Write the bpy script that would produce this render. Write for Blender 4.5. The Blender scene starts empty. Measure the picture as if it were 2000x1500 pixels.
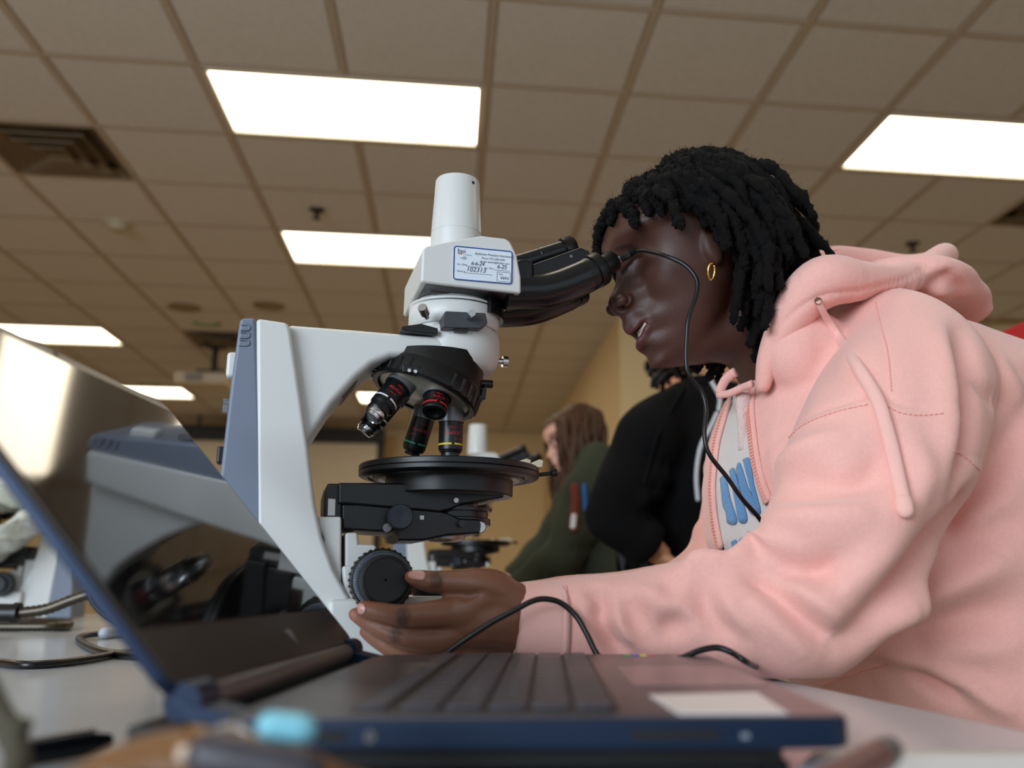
import bpy, bmesh, math, random
import numpy as np
from mathutils import Vector, Matrix, Euler
from mathutils.bvhtree import BVHTree

S = bpy.context.scene
COL = S.collection
rnd = random.Random(7)

# ------------------------------------------------------------------ camera
ZC = 0.82                                    # lens height above the floor; table top is 0.07 m lower
FPX, CXP, CYP = 1800.87, 1109.64, 750.0      # focal length and optical centre, in the 2000x1500 frame
PITCH, YAW = 0.216432, -0.127090
_cy, _sy, _cp, _sp = math.cos(YAW), math.sin(YAW), math.cos(PITCH), math.sin(PITCH)
CF = np.array([-_sy * _cp, _cy * _cp, _sp])
CR = np.array([_cy, _sy, 0.0])
CU = np.cross(CR, CF)
CAM = np.array([0.0, 0.0, ZC])
cam_data = bpy.data.cameras.new('camera')
cam = bpy.data.objects.new('camera', cam_data)
COL.objects.link(cam)
cam.matrix_world = Matrix(((CR[0], CU[0], -CF[0], 0), (CR[1], CU[1], -CF[1], 0), (CR[2], CU[2], -CF[2], ZC), (0, 0, 0, 1)))
cam_data.sensor_width = 36.0
cam_data.lens = FPX / 2000 * 36.0
cam_data.shift_x = -(CXP - 1000) / 2000
cam_data.clip_start = 0.02
cam_data.dof.use_dof = True
cam_data.dof.focus_distance = 0.86
cam_data.dof.aperture_fstop = 4.6
S.camera = cam

# ------------------------------------------------------------------ light and exposure
W = bpy.data.worlds.new('world')
S.world = W
W.use_nodes = True
_bg = W.node_tree.nodes['Background']
_bg.inputs[0].default_value = (0.80, 0.90, 1.0, 1)
_bg.inputs[1].default_value = 0.58
S.view_settings.view_transform = 'Standard'
S.view_settings.look = 'None'
S.view_settings.gamma = 1.0
S.view_settings.use_curve_mapping = False
S.view_settings.exposure = 0.55
PANEL_EMIT = 3.9                              # ceiling troffers

def area_light(name, loc, target, sx, sy, power, color):
    d = bpy.data.lights.new(name, 'AREA')
    d.shape = 'RECTANGLE'; d.size = sx; d.size_y = sy; d.energy = power; d.color = color
    o = bpy.data.objects.new(name, d); COL.objects.link(o)
    o.location = loc
    o.rotation_euler = (Vector(target) - Vector(loc)).to_track_quat('-Z', 'Y').to_euler()
    return o
# daylight from the windows in the wall behind the photographer, left side
area_light('window_daylight', (-2.6, -2.2, 1.75), (0.2, 0.9, 0.95), 2.6, 1.7, 99, (0.78, 0.89, 1.0))

# ------------------------------------------------------------------ pixel rays (only to measure positions from the photograph)
def ray(px, py):
    return CR * (px - CXP) / FPX - CU * (py - CYP) / FPX + CF
def onY(px, py, Y):
    r = ray(px, py); return CAM + r * (Y / r[1])
def onZ(px, py, z):
    r = ray(px, py); return CAM + r * ((z - ZC) / r[2])
def pix(P):
    d = np.asarray(P, float) - CAM; k = d @ CF
    return CXP + FPX * (d @ CR) / k, CYP - FPX * (d @ CU) / k

# bench frame: the microscope and the person face each other along an axis turned 10.5 deg
MA = math.radians(10.5)
MX = np.array([math.cos(MA), math.sin(MA), 0]); MY = np.array([-math.sin(MA), math.cos(MA), 0])
TABLE_Z = ZC - 0.070
M0 = onY(879, 900, 0.86); M0[2] = TABLE_Z
def loc_on(px, py, yl=0.0):
    """bench-frame (x, y, z) of the point seen at (px, py) in the vertical plane y = yl"""
    r = ray(px, py); c = CAM - M0
    t = (yl - c @ MY) / (r @ MY)
    p = c + r * t
    return np.array([p @ MX, yl, p[2]])
def m2w(p):
    p = np.asarray(p, float)
    return M0 + p[..., 0:1] * MX + p[..., 1:2] * MY + p[..., 2:3] * np.array([0, 0, 1.0])
def mw(px, py, yl=0.0):
    return m2w(loc_on(px, py, yl))

# ------------------------------------------------------------------ materials
def srgb(r, g, b):
    f = lambda c: (c / 255 / 12.92) if c <= 10 else ((c / 255 + 0.055) / 1.055) ** 2.4
    return (f(r), f(g), f(b), 1)
MATS = {}
def mat(name, col, rough=0.5, metal=0.0, bump=0.0, bscale=400, var=0.0, vscale=8, spec=0.5, sheen=0.0, emit=None, estr=0.0, coat=0.0, vcol=None, trans=0.0, ior=1.45, sss=0.0, alpha=1.0):
    if name in MATS: return MATS[name]
    m = bpy.data.materials.new(name); m.use_nodes = True
    nt = m.node_tree; b = nt.nodes['Principled BSDF']
    b.inputs['Base Color'].default_value = col
    b.inputs['Roughness'].default_value = rough
    b.inputs['Metallic'].default_value = metal
    b.inputs['Specular IOR Level'].default_value = spec
    b.inputs['IOR'].default_value = ior
    if sheen: b.inputs['Sheen Weight'].default_value = sheen; b.inputs['Sheen Roughness'].default_value = 0.5
    if coat: b.inputs['Coat Weight'].default_value = coat; b.inputs['Coat Roughness'].default_value = 0.08
    if trans: b.inputs['Transmission Weight'].default_value = trans
    if sss:
        b.inputs['Subsurface Weight'].default_value = sss
        b.inputs['Subsurface Radius'].default_value = (0.01, 0.004, 0.002)
        b.inputs['Subsurface Scale'].default_value = 0.5
    if emit: b.inputs['Emission Color'].default_value = emit; b.inputs['Emission Strength'].default_value = estr
    tc = nt.nodes.new('ShaderNodeTexCoord')
    src = None
    if vcol:
        a = nt.nodes.new('ShaderNodeVertexColor'); a.layer_name = vcol; src = a.outputs['Color']
    if var:
        n = nt.nodes.new('ShaderNodeTexNoise'); n.inputs['Scale'].default_value = vscale; n.inputs['Detail'].default_value = 5
        nt.links.new(tc.outputs['Object'], n.inputs['Vector'])
        mr = nt.nodes.new('ShaderNodeMapRange'); mr.inputs['From Min'].default_value = .3; mr.inputs['From Max'].default_value = .7
        mr.inputs['To Min'].default_value = 1 - var; mr.inputs['To Max'].default_value = 1 + var
        nt.links.new(n.outputs['Fac'], mr.inputs['Value'])
        mx = nt.nodes.new('ShaderNodeMix'); mx.data_type = 'RGBA'; mx.blend_type = 'MULTIPLY'; mx.inputs[0].default_value = 1
        if src: nt.links.new(src, mx.inputs[6])
        else: mx.inputs[6].default_value = col
        nt.links.new(mr.outputs['Result'], mx.inputs[7]); src = mx.outputs[2]
    if src: nt.links.new(src, b.inputs['Base Color'])
    if bump:
        n = nt.nodes.new('ShaderNodeTexNoise'); n.inputs['Scale'].default_value = bscale; n.inputs['Detail'].default_value = 4
        nt.links.new(tc.outputs['Object'], n.inputs['Vector'])
        bp = nt.nodes.new('ShaderNodeBump'); bp.inputs['Strength'].default_value = bump; bp.inputs['Distance'].default_value = 0.002
        nt.links.new(n.outputs['Fac'], bp.inputs['Height']); nt.links.new(bp.outputs['Normal'], b.inputs['Normal'])
    MATS[name] = m
    return m

# ------------------------------------------------------------------ mesh helpers: each returns (verts, faces)
def prism(poly, y0, y1):
    n = len(poly)
    v = [(p[0], y0, p[1]) for p in poly] + [(p[0], y1, p[1]) for p in poly]
    a = sum(poly[i][0] * poly[(i + 1) % n][1] - poly[(i + 1) % n][0] * poly[i][1] for i in range(n))
    f = [tuple(range(n)), tuple(range(2 * n - 1, n - 1, -1))]
    f += [(i, i + n, (i + 1) % n + n, (i + 1) % n) for i in range(n)]
    if a < 0: f = [tuple(reversed(q)) for q in f]
    return v, f
def box(c, s, rz=0.0):
    v = []; f = [(0, 3, 2, 1), (4, 5, 6, 7), (0, 1, 5, 4), (1, 2, 6, 5), (2, 3, 7, 6), (3, 0, 4, 7)]
    co, si = math.cos(rz), math.sin(rz)
    for dz in (-.5, .5):
        for dx, dy in ((-.5, -.5), (.5, -.5), (.5, .5), (-.5, .5)):
            x, y = dx * s[0], dy * s[1]
            v.append((c[0] + x * co - y * si, c[1] + x * si + y * co, c[2] + dz * s[2]))
    return v, f
def frame_of(a):
    a = Vector(a).normalized()
    u = a.orthogonal().normalized(); w = a.cross(u)
    return np.array(u), np.array(w), np.array(a)
def lathe(prof, o=(0, 0, 0), axis=(0, 0, 1), n=40, cap0=True, cap1=True):
    """prof: (radius, height along the axis) pairs"""
    u, w, a = frame_of(axis); o = np.asarray(o, float)
    v = []; f = []
    for r, h in prof:
        for k in range(n):
            t = 2 * math.pi * k / n
            v.append(o + a * h + (u * math.cos(t) + w * math.sin(t)) * r)
    for i in range(len(prof) - 1):
        for k in range(n):
            f.append((i * n + k, i * n + (k + 1) % n, (i + 1) * n + (k + 1) % n, (i + 1) * n + k))
    if cap0: f.append(tuple(range(n - 1, -1, -1)))
    if cap1: f.append(tuple(range((len(prof) - 1) * n, len(prof) * n)))
    if prof[-1][1] < prof[0][1]: f = [tuple(reversed(q)) for q in f]
    return v, f
def smooth_path(P, m=8):
    P = np.asarray(P, float)
    if len(P) < 3: return np.array([P[0] + (P[-1] - P[0]) * t for t in np.linspace(0, 1, m + 1)])
    Q = np.vstack([2 * P[0] - P[1], P, 2 * P[-1] - P[-2]]); out = []
    for i in range(1, len(Q) - 2):
        for t in np.linspace(0, 1, m, endpoint=False):
            a, b, c, d = Q[i - 1], Q[i], Q[i + 1], Q[i + 2]
            out.append(0.5 * ((2 * b) + (c - a) * t + (2 * a - 5 * b + 4 * c - d) * t * t + (3 * b - a - 3 * c + d) * t ** 3))
    out.append(P[-1]); return np.array(out)
def tube(P, R, n=12, m=0, cap=True, flat=None, roundcap=False):
    """P: points, R: radius or list; m: subdivisions by spline; flat: (direction, factor) squashes the section along a direction"""
    P = np.asarray(P, float)
    R = np.full(len(P), R) if np.isscalar(R) else np.asarray(R, float)
    if m:
        Q = smooth_path(np.c_[P, R], m); P, R = Q[:, :3], Q[:, 3]
    if roundcap:
        d0 = P[0] - P[1]; d0 /= np.linalg.norm(d0); d1 = P[-1] - P[-2]; d1 /= np.linalg.norm(d1)
        A = [(P[0] + d0 * R[0] * math.sin(t), R[0] * math.cos(t)) for t in (1.45, 1.15, .8, .4)]
        B = [(P[-1] + d1 * R[-1] * math.sin(t), R[-1] * math.cos(t)) for t in (.4, .8, 1.15, 1.45)]
        P = np.vstack([[a for a, _ in A], P, [b for b, _ in B]]); R = np.concatenate([[a for _, a in A], R, [b for _, b in B]])
    T = np.gradient(P, axis=0); T /= np.linalg.norm(T, axis=1)[:, None] + 1e-12
    u = frame_of(T[0])[0]; v = []; f = []
    for i in range(len(P)):
        u = u - T[i] * (u @ T[i]); u /= np.linalg.norm(u); w = np.cross(T[i], u)
        for k in range(n):
            t = 2 * math.pi * k / n
            o = (u * math.cos(t) + w * math.sin(t)) * R[i]
            if flat is not None:
                fd = np.asarray(flat[0], float); o = o - fd * (o @ fd) * (1 - flat[1])
            v.append(P[i] + o)
    for i in range(len(P) - 1):
        for k in range(n):
            f.append((i * n + k, i * n + (k + 1) % n, (i + 1) * n + (k + 1) % n, (i + 1) * n + k))
    if cap:
        f.append(tuple(range(n - 1, -1, -1))); f.append(tuple(range((len(P) - 1) * n, len(P) * n)))
    return v, f
def loft(rings, cap=True):
    n = len(rings[0]); v = [p for r in rings for p in r]; f = []
    for i in range(len(rings) - 1):
        for k in range(n):
            f.append((i * n + k, i * n + (k + 1) % n, (i + 1) * n + (k + 1) % n, (i + 1) * n + k))
    if cap:
        f.append(tuple(range(n - 1, -1, -1))); f.append(tuple(range((len(rings) - 1) * n, len(rings) * n)))
    return v, f
def ball(c, r, n=16, m=10, s=(1, 1, 1)):
    v = []; f = []
    for i in range(m + 1):
        th = math.pi * i / m
        for k in range(n):
            ph = 2 * math.pi * k / n
            v.append((c[0] + r * s[0] * math.sin(th) * math.cos(ph), c[1] + r * s[1] * math.sin(th) * math.sin(ph), c[2] + r * s[2] * math.cos(th)))
    for i in range(m):
        for k in range(n):
            f.append((i * n + k, (i + 1) * n + k, (i + 1) * n + (k + 1) % n, i * n + (k + 1) % n))
    return v, f
def join(*ms):
    V = []; F = []
    for v, f in ms:
        o = len(V); V += [tuple(map(float, p)) for p in v]; F += [tuple(i + o for i in q) for q in f]
    return V, F
def xf(m, fn):
    v, f = m
    return [tuple(fn(np.asarray(p, float))) for p in v], f

LOCAL_ROOTS = set()
def mk(name, m, material, parent=None, smooth=35, bevel=None, seg=3):
    v, f = m
    me = bpy.data.meshes.new(name)
    me.from_pydata([tuple(map(float, p)) for p in v], [], [tuple(map(int, q)) for q in f])
    me.validate()
    if material: me.materials.append(material)
    if smooth is not None:
        me.polygons.foreach_set('use_smooth', [True] * len(me.polygons))
        if smooth < 180: me.set_sharp_from_angle(angle=math.radians(smooth))
    o = bpy.data.objects.new(name, me); COL.objects.link(o)
    if parent is not None:
        o.parent = parent
        if parent.parent is None and parent.name not in LOCAL_ROOTS:
            o.matrix_parent_inverse = parent.matrix_basis.inverted()
    if bevel:
        b = o.modifiers.new('bevel', 'BEVEL'); b.width = bevel; b.segments = seg; b.limit_method = 'ANGLE'; b.angle_limit = math.radians(28)
        b.harden_normals = True
    return o
def root(name, loc, label, cat, rz=0.0, group=None, local=False):
    o = bpy.data.objects.new(name, None); COL.objects.link(o); o.empty_display_size = .05
    o.location = loc; o.rotation_euler = (0, 0, rz)
    o['label'] = label; o['category'] = cat
    if group: o['group'] = group
    if local: LOCAL_ROOTS.add(o.name)
    return o
def tag(o, label, cat, group=None):
    o['label'] = label; o['category'] = cat
    if group: o['group'] = group
    return o
def struct(o):
    o['kind'] = 'structure'; return o
def copy_tree(o, parent=None):
    c = o.copy(); COL.objects.link(c); c.parent = parent; c.matrix_parent_inverse = o.matrix_parent_inverse.copy()
    for ch in list(o.children): copy_tree(ch, c)
    return c
def text_mesh(s, size, font_shear=0.0, depth=0.0, space=1.0):
    cu = bpy.data.curves.new('t', 'FONT'); cu.body = s; cu.size = size; cu.shear = font_shear; cu.extrude = depth; cu.resolution_u = 3
    cu.space_character = space
    o = bpy.data.objects.new('t', cu); COL.objects.link(o)
    dg = bpy.context.evaluated_depsgraph_get(); dg.update()
    me = bpy.data.meshes.new_from_object(o.evaluated_get(dg))
    v = [tuple(p.co) for p in me.vertices]; f = [tuple(p.vertices) for p in me.polygons]
    bpy.data.objects.remove(o); bpy.data.curves.remove(cu); bpy.data.meshes.remove(me)
    return v, f
def remesh(m, voxel, smooth=2, fac=0.5):
    """fuse overlapping closed shapes into one continuous skin"""
    v, f = m
    me = bpy.data.meshes.new('r'); me.from_pydata([tuple(map(float, p)) for p in v], [], f); me.validate()
    o = bpy.data.objects.new('r', me); COL.objects.link(o)
    md = o.modifiers.new('r', 'REMESH'); md.mode = 'VOXEL'; md.voxel_size = voxel
    if smooth:
        sm = o.modifiers.new('s', 'SMOOTH'); sm.iterations = smooth; sm.factor = fac
    dg = bpy.context.evaluated_depsgraph_get(); dg.update()
    me2 = bpy.data.meshes.new_from_object(o.evaluated_get(dg))
    V = np.empty(len(me2.vertices) * 3); me2.vertices.foreach_get('co', V); V = V.reshape(-1, 3)
    F = [tuple(p.vertices) for p in me2.polygons]
    bpy.data.objects.remove(o); bpy.data.meshes.remove(me); bpy.data.meshes.remove(me2)
    return V, F
def vnormals(V, F):
    V = np.asarray(V); N = np.zeros_like(V)
    Q = np.array([q if len(q) == 4 else (q[0], q[1], q[2], q[2]) for q in F])
    n = np.cross(V[Q[:, 2]] - V[Q[:, 0]], V[Q[:, 3]] - V[Q[:, 1]])
    for k in range(4): np.add.at(N, Q[:, k], n)
    return N / (np.linalg.norm(N, axis=1)[:, None] + 1e-12)
def laplace(V, F, it=1, fac=.5, mask=None):
    V = np.array(V); Q = np.array([q if len(q) == 4 else (q[0], q[1], q[2], q[2]) for q in F])
    A = np.concatenate([Q[:, [0, 1]], Q[:, [1, 2]], Q[:, [2, 3]], Q[:, [3, 0]]])
    cnt = np.zeros(len(V)); np.add.at(cnt, A[:, 0], 1); np.add.at(cnt, A[:, 1], 1)
    for _ in range(it):
        s = np.zeros_like(V); np.add.at(s, A[:, 0], V[A[:, 1]]); np.add.at(s, A[:, 1], V[A[:, 0]])
        d = (s / np.maximum(cnt, 1)[:, None] - V) * fac
        V += d if mask is None else d * mask[:, None]
    return V
def strokes(V, F, L):
    """press folds into a surface. L: (points in world, radius, amount[, taper]); amount < 0 is a groove"""
    V = np.array(V); N = vnormals(V, F); D = np.zeros(len(V))
    for st in L:
        P, r, a = st[:3]
        P = np.asarray(P, float); k = len(P)
        lo, hi = P.min(0) - 3 * r, P.max(0) + 3 * r
        I = np.where(np.all((V > lo) & (V < hi), axis=1))[0]
        if not len(I): continue
        d2 = ((V[I][:, None, :] - P[None]) ** 2).sum(2)
        j = d2.argmin(1); d2 = d2[np.arange(len(I)), j]
        tp = np.sin(np.pi * np.clip((j + .7) / (k + .4), 0, 1)) ** .6 if len(st) < 4 or st[3] else 1.0
        D[I] += a * np.exp(-d2 / r ** 2) * tp
    return V + N * D[:, None]
def hit_path(bvh, pts, m=10):
    """points of a fold, measured on the photograph, laid on the surface"""
    out = []
    for x, y in smooth_path(np.array(pts, float), m):
        h = bvh.ray_cast(Vector(CAM), Vector(ray(x, y)).normalized())
        if h[0] is not None: out.append(np.array(h[0]))
    return np.array(out) if out else None
# ================================================================== the room
M_wall = mat('beige_paint', srgb(232, 206, 156), .7, bump=.08, bscale=120)
M_tile = mat('mineral_fibre', srgb(218, 214, 206), .9, bump=.5, bscale=260, var=.06, vscale=60)
M_tbar = mat('painted_tbar', srgb(190, 174, 152), .5)
M_floor = mat('vinyl_floor', srgb(158, 136, 108), .5, var=.08, vscale=6)
CEIL = 2.1336 + ZC
TX0, TY0, TS = -1.71602, 3.65646, 0.61
floor = struct(mk('floor', box((-1, 5, -.03), (16, 22, .06)), M_floor))

X_R, Y_B, Y_J = 1.31, 12.96, 7.0
struct(mk('wall_back', box(((-7 + X_R) / 2, Y_B + .06, (CEIL + .08) / 2), (X_R + 7.0, .12, CEIL + .08)), M_wall))
struct(mk('wall_right', box((X_R + .06, (Y_J + .12 + Y_B) / 2, (CEIL + .08) / 2), (.12, Y_B - Y_J - .12, CEIL + .08)), M_wall))
struct(mk('wall_jog', box((X_R + 2.7, Y_J + .06, (CEIL + .08) / 2), (5.4, .12, CEIL + .08)), M_wall))
struct(mk('wall_far_right', box((X_R + 5.46, 2.5, (CEIL + .08) / 2), (.12, 9, CEIL + .08)), M_wall))
struct(mk('wall_left', box((-7.06, 5.0, (CEIL + .08) / 2), (.12, 16, CEIL + .08)), M_wall))

ceil = bpy.data.objects.new('ceiling', None); COL.objects.link(ceil); ceil.location = (0, 5, CEIL); struct(ceil)
mk('ceiling_deck', box((-.2, 5, CEIL + .10), (14.4, 17, .05)), M_tbar, ceil)
LIGHTS = [(1, 0), (1, 3), (1, 7), (1, 11), (6, 0), (-4, 7), (-4, 11), (-4, 3), (-4, 0), (6, -4), (1, -4), (-4, -4)]
LIGHT_LABEL = ['large glowing ceiling light, nearest of those left of the microscope head', 'glowing ceiling light cut off by the white microscope head',
  'ceiling light hidden behind the white arm of the nearest microscope', 'far ceiling light seen under the microscope arm beside the lenses',
  'glowing ceiling light at the right edge above the pink hood', 'far ceiling light at the left, above the laptop screen edge',
  'farthest small ceiling light, touching the top corner of the laptop screen', 'ceiling light out of view to the left, third row',
  'ceiling light out of view to the left, first row', 'ceiling light behind the photographer on the right', 'ceiling light behind the photographer in the middle', 'ceiling light behind the photographer on the left']
VENTS = [(-1, 1), (8, 1), (-1, 7)]
VENT_LABEL = ['dark square ceiling air vent at the left edge of the ceiling', 'dark square ceiling air vent at the right edge by the hood', 'dark square ceiling air vent above the hanging projector']
# T-bars: one bar per grid line, interrupted where a light spans two cells
for i in range(-9, 15):
    x = TX0 + i * TS
    if not -7 < x < 6.7: continue
    cuts = sorted(j for a_, j in LIGHTS if a_ + 1 == i); y0 = -3.0
    for j in cuts + [99]:
        y1 = min(TY0 + j * TS, 13.0)
        if y1 > y0 + .05: mk('grid_bar', box((x, (y0 + y1) / 2, CEIL + .006), (.025, y1 - y0, .012)), M_tbar, ceil)
        y0 = y1 + TS
for j in range(-9, 17):
    y = TY0 + j * TS
    if -2.5 < y < 13: mk('grid_bar', box((-.2, y, CEIL + .0065), (14, .024, .011)), M_tbar, ceil)
used = set()
for a, b in LIGHTS: used |= {(a, b), (a + 1, b)}
for c in VENTS: used.add(c)
def cell(i, j): return TX0 + (i + .5) * TS, TY0 + (j + .5) * TS
tile0 = None; far = []
w_, lip = TS / 2 - .0125, .010
def tile_mesh(cx, cy):
    v = []
    for r, z in ((w_, CEIL + .010), (w_ - lip, CEIL + .010), (w_ - lip - .003, CEIL + .004), (w_ - lip - .003, CEIL + .022), (w_, CEIL + .022)):
        pass
    a = w_ - lip
    lo = [(-a, -a, .003), (a, -a, .003), (a, a, .003), (-a, a, .003)]
    mi = [(-w_, -w_, .011), (w_, -w_, .011), (w_, w_, .011), (-w_, w_, .011)]
    up = [(-w_, -w_, .026), (w_, -w_, .026), (w_, w_, .026), (-w_, w_, .026)]
    v = [(cx + p[0], cy + p[1], CEIL + p[2]) for p in lo + mi + up]
    f = [(3, 2, 1, 0), (8, 9, 10, 11)]
    for q in (0, 4):
        for k in range(4): f.append((q + k, q + (k + 1) % 4, q + 4 + (k + 1) % 4, q + 4 + k))
    return v, f
for j in range(-9, 16):
    for i in range(-9, 14):
        x, y = cell(i, j)
        if (i, j) in used or not (-6.9 < x < 6.7 and -1.6 < y < 12.9): continue
        if y > Y_J and x > X_R + .2: continue
        vis = False
        if y > .8:
            px, py = pix((x, y, CEIL)); vis = -160 < px < 2160 and -120 < py < 1000
        if vis:
            if tile0 is None:
                tile0 = mk('ceiling_tile', tile_mesh(x, y), M_tile, ceil, smooth=None); tx, ty = x, y
            else:
                t = tile0.copy(); COL.objects.link(t)
                t.location = (x - tx, y - ty, 0)
        else: far.append(tile_mesh(x, y))
ft = mk('ceiling_tiles', join(*far), M_tile, ceil, smooth=None); ft['kind'] = 'stuff'

M_frame = mat('light_frame', srgb(215, 208, 190), .4)
M_diff = mat('light_diffuser', (1, 1, 1, 1), .5, emit=(1.0, .88, .68, 1), estr=PANEL_EMIT)
lamp = None
for k, (i, j) in enumerate(LIGHTS):
    x, y = TX0 + (i + 1) * TS, TY0 + (j + .5) * TS
    if lamp is None:
        lamp = root('ceiling_light', (x, y, CEIL), LIGHT_LABEL[0], 'ceiling light', group='recessed ceiling lights')
        ox, oy = TS - .014, TS / 2 - .013
        fr = []
        for sx, sy, cx, cy in ((2 * ox, .022, 0, oy - .011), (2 * ox, .022, 0, -oy + .011), (.022, 2 * oy, ox - .011, 0), (.022, 2 * oy, -ox + .011, 0)):
            fr.append(box((x + cx, y + cy, CEIL + .010), (sx, sy, .026)))
        fr.append(box((x, y, CEIL + .09), (2 * ox, 2 * oy, .015)))
        mk('frame', join(*fr), M_frame, lamp)
        n = 12; v = []; f = []
        for b in range(n + 1):                     # shallow prismatic lens, bowed slightly
            for a in range(2 * n + 1):
                uu, vv = a / (2 * n) * 2 - 1, b / n * 2 - 1
                v.append((x + uu * (ox - .02), y + vv * (oy - .02), CEIL + .012 - .010 * (1 - uu ** 4) * (1 - vv ** 4)))
        for b in range(n):
            for a in range(2 * n):
                q = b * (2 * n + 1) + a; f.append((q, q + 2 * n + 1, q + 2 * n + 2, q + 1))
        mk('diffuser', (v, f), M_diff, lamp, smooth=60)
    else:
        l = copy_tree(lamp); l.location = (x, y, CEIL); l['label'] = LIGHT_LABEL[k]
M_vent = mat('vent_metal', srgb(120, 104, 82), .45, metal=.2)
vent = None
for k, (i, j) in enumerate(VENTS):
    x, y = cell(i, j)
    if vent is None:
        vent = root('ceiling_vent', (x, y, CEIL), VENT_LABEL[0], 'vent', group='square ceiling air vents')
        mk('backing', box((x, y, CEIL + .07), (.58, .58, .01)), M_vent, vent)
        for r, z in ((.285, .004), (.215, -.004), (.145, -.010), (.08, -.014)):
            v = []; f = []
            for rr, zz in ((r, z), (r - .05, z + .035)):
                v += [(x - rr, y - rr, CEIL + zz), (x + rr, y - rr, CEIL + zz), (x + rr, y + rr, CEIL + zz), (x - rr, y + rr, CEIL + zz)]
            f = [(q, (q + 1) % 4, 4 + (q + 1) % 4, 4 + q) for q in range(4)]
            o = mk('louvre', (v, f), M_vent, vent, smooth=None)
            sd = o.modifiers.new('t', 'SOLIDIFY'); sd.thickness = .004
    else:
        l = copy_tree(vent); l.location = (x, y, CEIL); l['label'] = VENT_LABEL[k]

# small ceiling fittings
M_brass = mat('sprinkler_metal', srgb(70, 60, 48), .4, metal=.6)
M_cream = mat('cream_plastic', srgb(190, 178, 150), .5)
for (px, py), lb in (((619, 410), 'small dark sprinkler head between two ceiling lights'), ((1782, 476), 'small dark sprinkler head above the pink hood')):
    p = onZ(px, py, CEIL); r0 = root('sprinkler', tuple(p), lb, 'sprinkler', group='ceiling sprinklers')
    mk('escutcheon', lathe([(.045, .004), (.042, -.006), (.02, -.010)], p), M_brass, r0)
    mk('nozzle', lathe([(.016, 0), (.016, -.03), (.010, -.035), (.010, -.05)], p), M_brass, r0)
    mk('deflector', lathe([(.024, -.05), (.026, -.054)], p, n=16), M_brass, r0)
p = onZ(230, 437, CEIL); sm = root('smoke_detector', tuple(p), 'round cream smoke detector on the ceiling below the left vent', 'smoke detector')
mk('base', lathe([(.075, .004), (.075, -.012), (.068, -.016)], p), M_cream, sm)
mk('chamber', lathe([(.058, -.014), (.055, -.038), (.035, -.048)], p), M_cream, sm)
M_spk = mat('speaker_grille', srgb(150, 130, 100), .6)
for (px, py), lb in (((525, 597), 'round flush ceiling speaker above the microscope column'), ((360, 600), 'round flush ceiling speaker above the green mark')):
    p = onZ(px, py, CEIL); r0 = root('ceiling_speaker', tuple(p), lb, 'speaker', group='flush ceiling speakers')
    mk('rim', lathe([(.12, .004), (.12, -.006), (.105, -.008), (.105, .004)], p, n=32, cap0=False, cap1=False), M_spk, r0)
    mk('grille', lathe([(.105, -.001), (.09, -.005), (.001, -.007)], p, n=32), M_spk, r0)
M_green = mat('green_mark', srgb(70, 150, 60), .5)  # flat arcs in one plain green, just under the ceiling
for (px, py), lb in (((405, 632), 'curved green mark on the ceiling left of the microscope column'), ((292, 752), 'curved green mark on the ceiling above the laptop corner'), ((728, 764), 'curved green mark on the ceiling beside the far light under the arm')):
    p = onZ(px, py, CEIL); P = [p + np.array([.105 * math.cos(t) , .10 * math.sin(t) - .05, -.004]) for t in np.linspace(.3, 2.85, 12)]
    v = []; f = []
    for k, q in enumerate(P):
        d = (q - p + (0, .05, 0)); d = d / np.linalg.norm(d[:2])
        for s_, z_ in ((-.022, 0), (.022, 0), (.022, .006), (-.022, .006)): v.append((q[0] + d[0] * s_, q[1] + d[1] * s_, q[2] + z_))
    for k in range(len(P) - 1):
        for e in range(4): f.append((4 * k + e, 4 * k + (e + 1) % 4, 4 * k + 4 + (e + 1) % 4, 4 * k + 4 + e))
    tag(mk('ceiling_mark', (v, f), M_green, None), lb, 'sign', 'green ceiling marks')

# projector on its pole
M_projector = mat('projector_white', srgb(205, 190, 165), .45)
M_black = mat('matte_black', srgb(22, 20, 20), .6)
p = onY(400, 745, 8.45)
pr = root('projector', (p[0], p[1], p[2]), 'white projector hanging from the ceiling left of the microscope column', 'projector')
o = mk('body', box((p[0], p[1], p[2]), (.44, .34, .11)), M_projector, pr, bevel=.02)
mk('lens', lathe([(.045, 0), (.045, .05), (.035, .052), (.03, .03)], (p[0] + .1, p[1] + .16, p[2]), (0, 1, 0), 24), M_black, pr)
mk('vent_grille', join(*[box((p[0] - .12 + k * .02, p[1] - .171, p[2]), (.008, .006, .07)) for k in range(8)]), M_black, pr)
mk('mount_plate', box((p[0] + .06, p[1], p[2] + .075), (.24, .2, .03)), M_black, pr)
mk('pole', lathe([(.026, 0), (.026, CEIL - p[2] - .085)], (p[0] + .07, p[1], p[2] + .09), (0, 0, 1), 16), M_black, pr)
mk('ceiling_plate', box((p[0] + .07, p[1], CEIL - .006), (.16, .16, .012)), M_black, pr)

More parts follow.
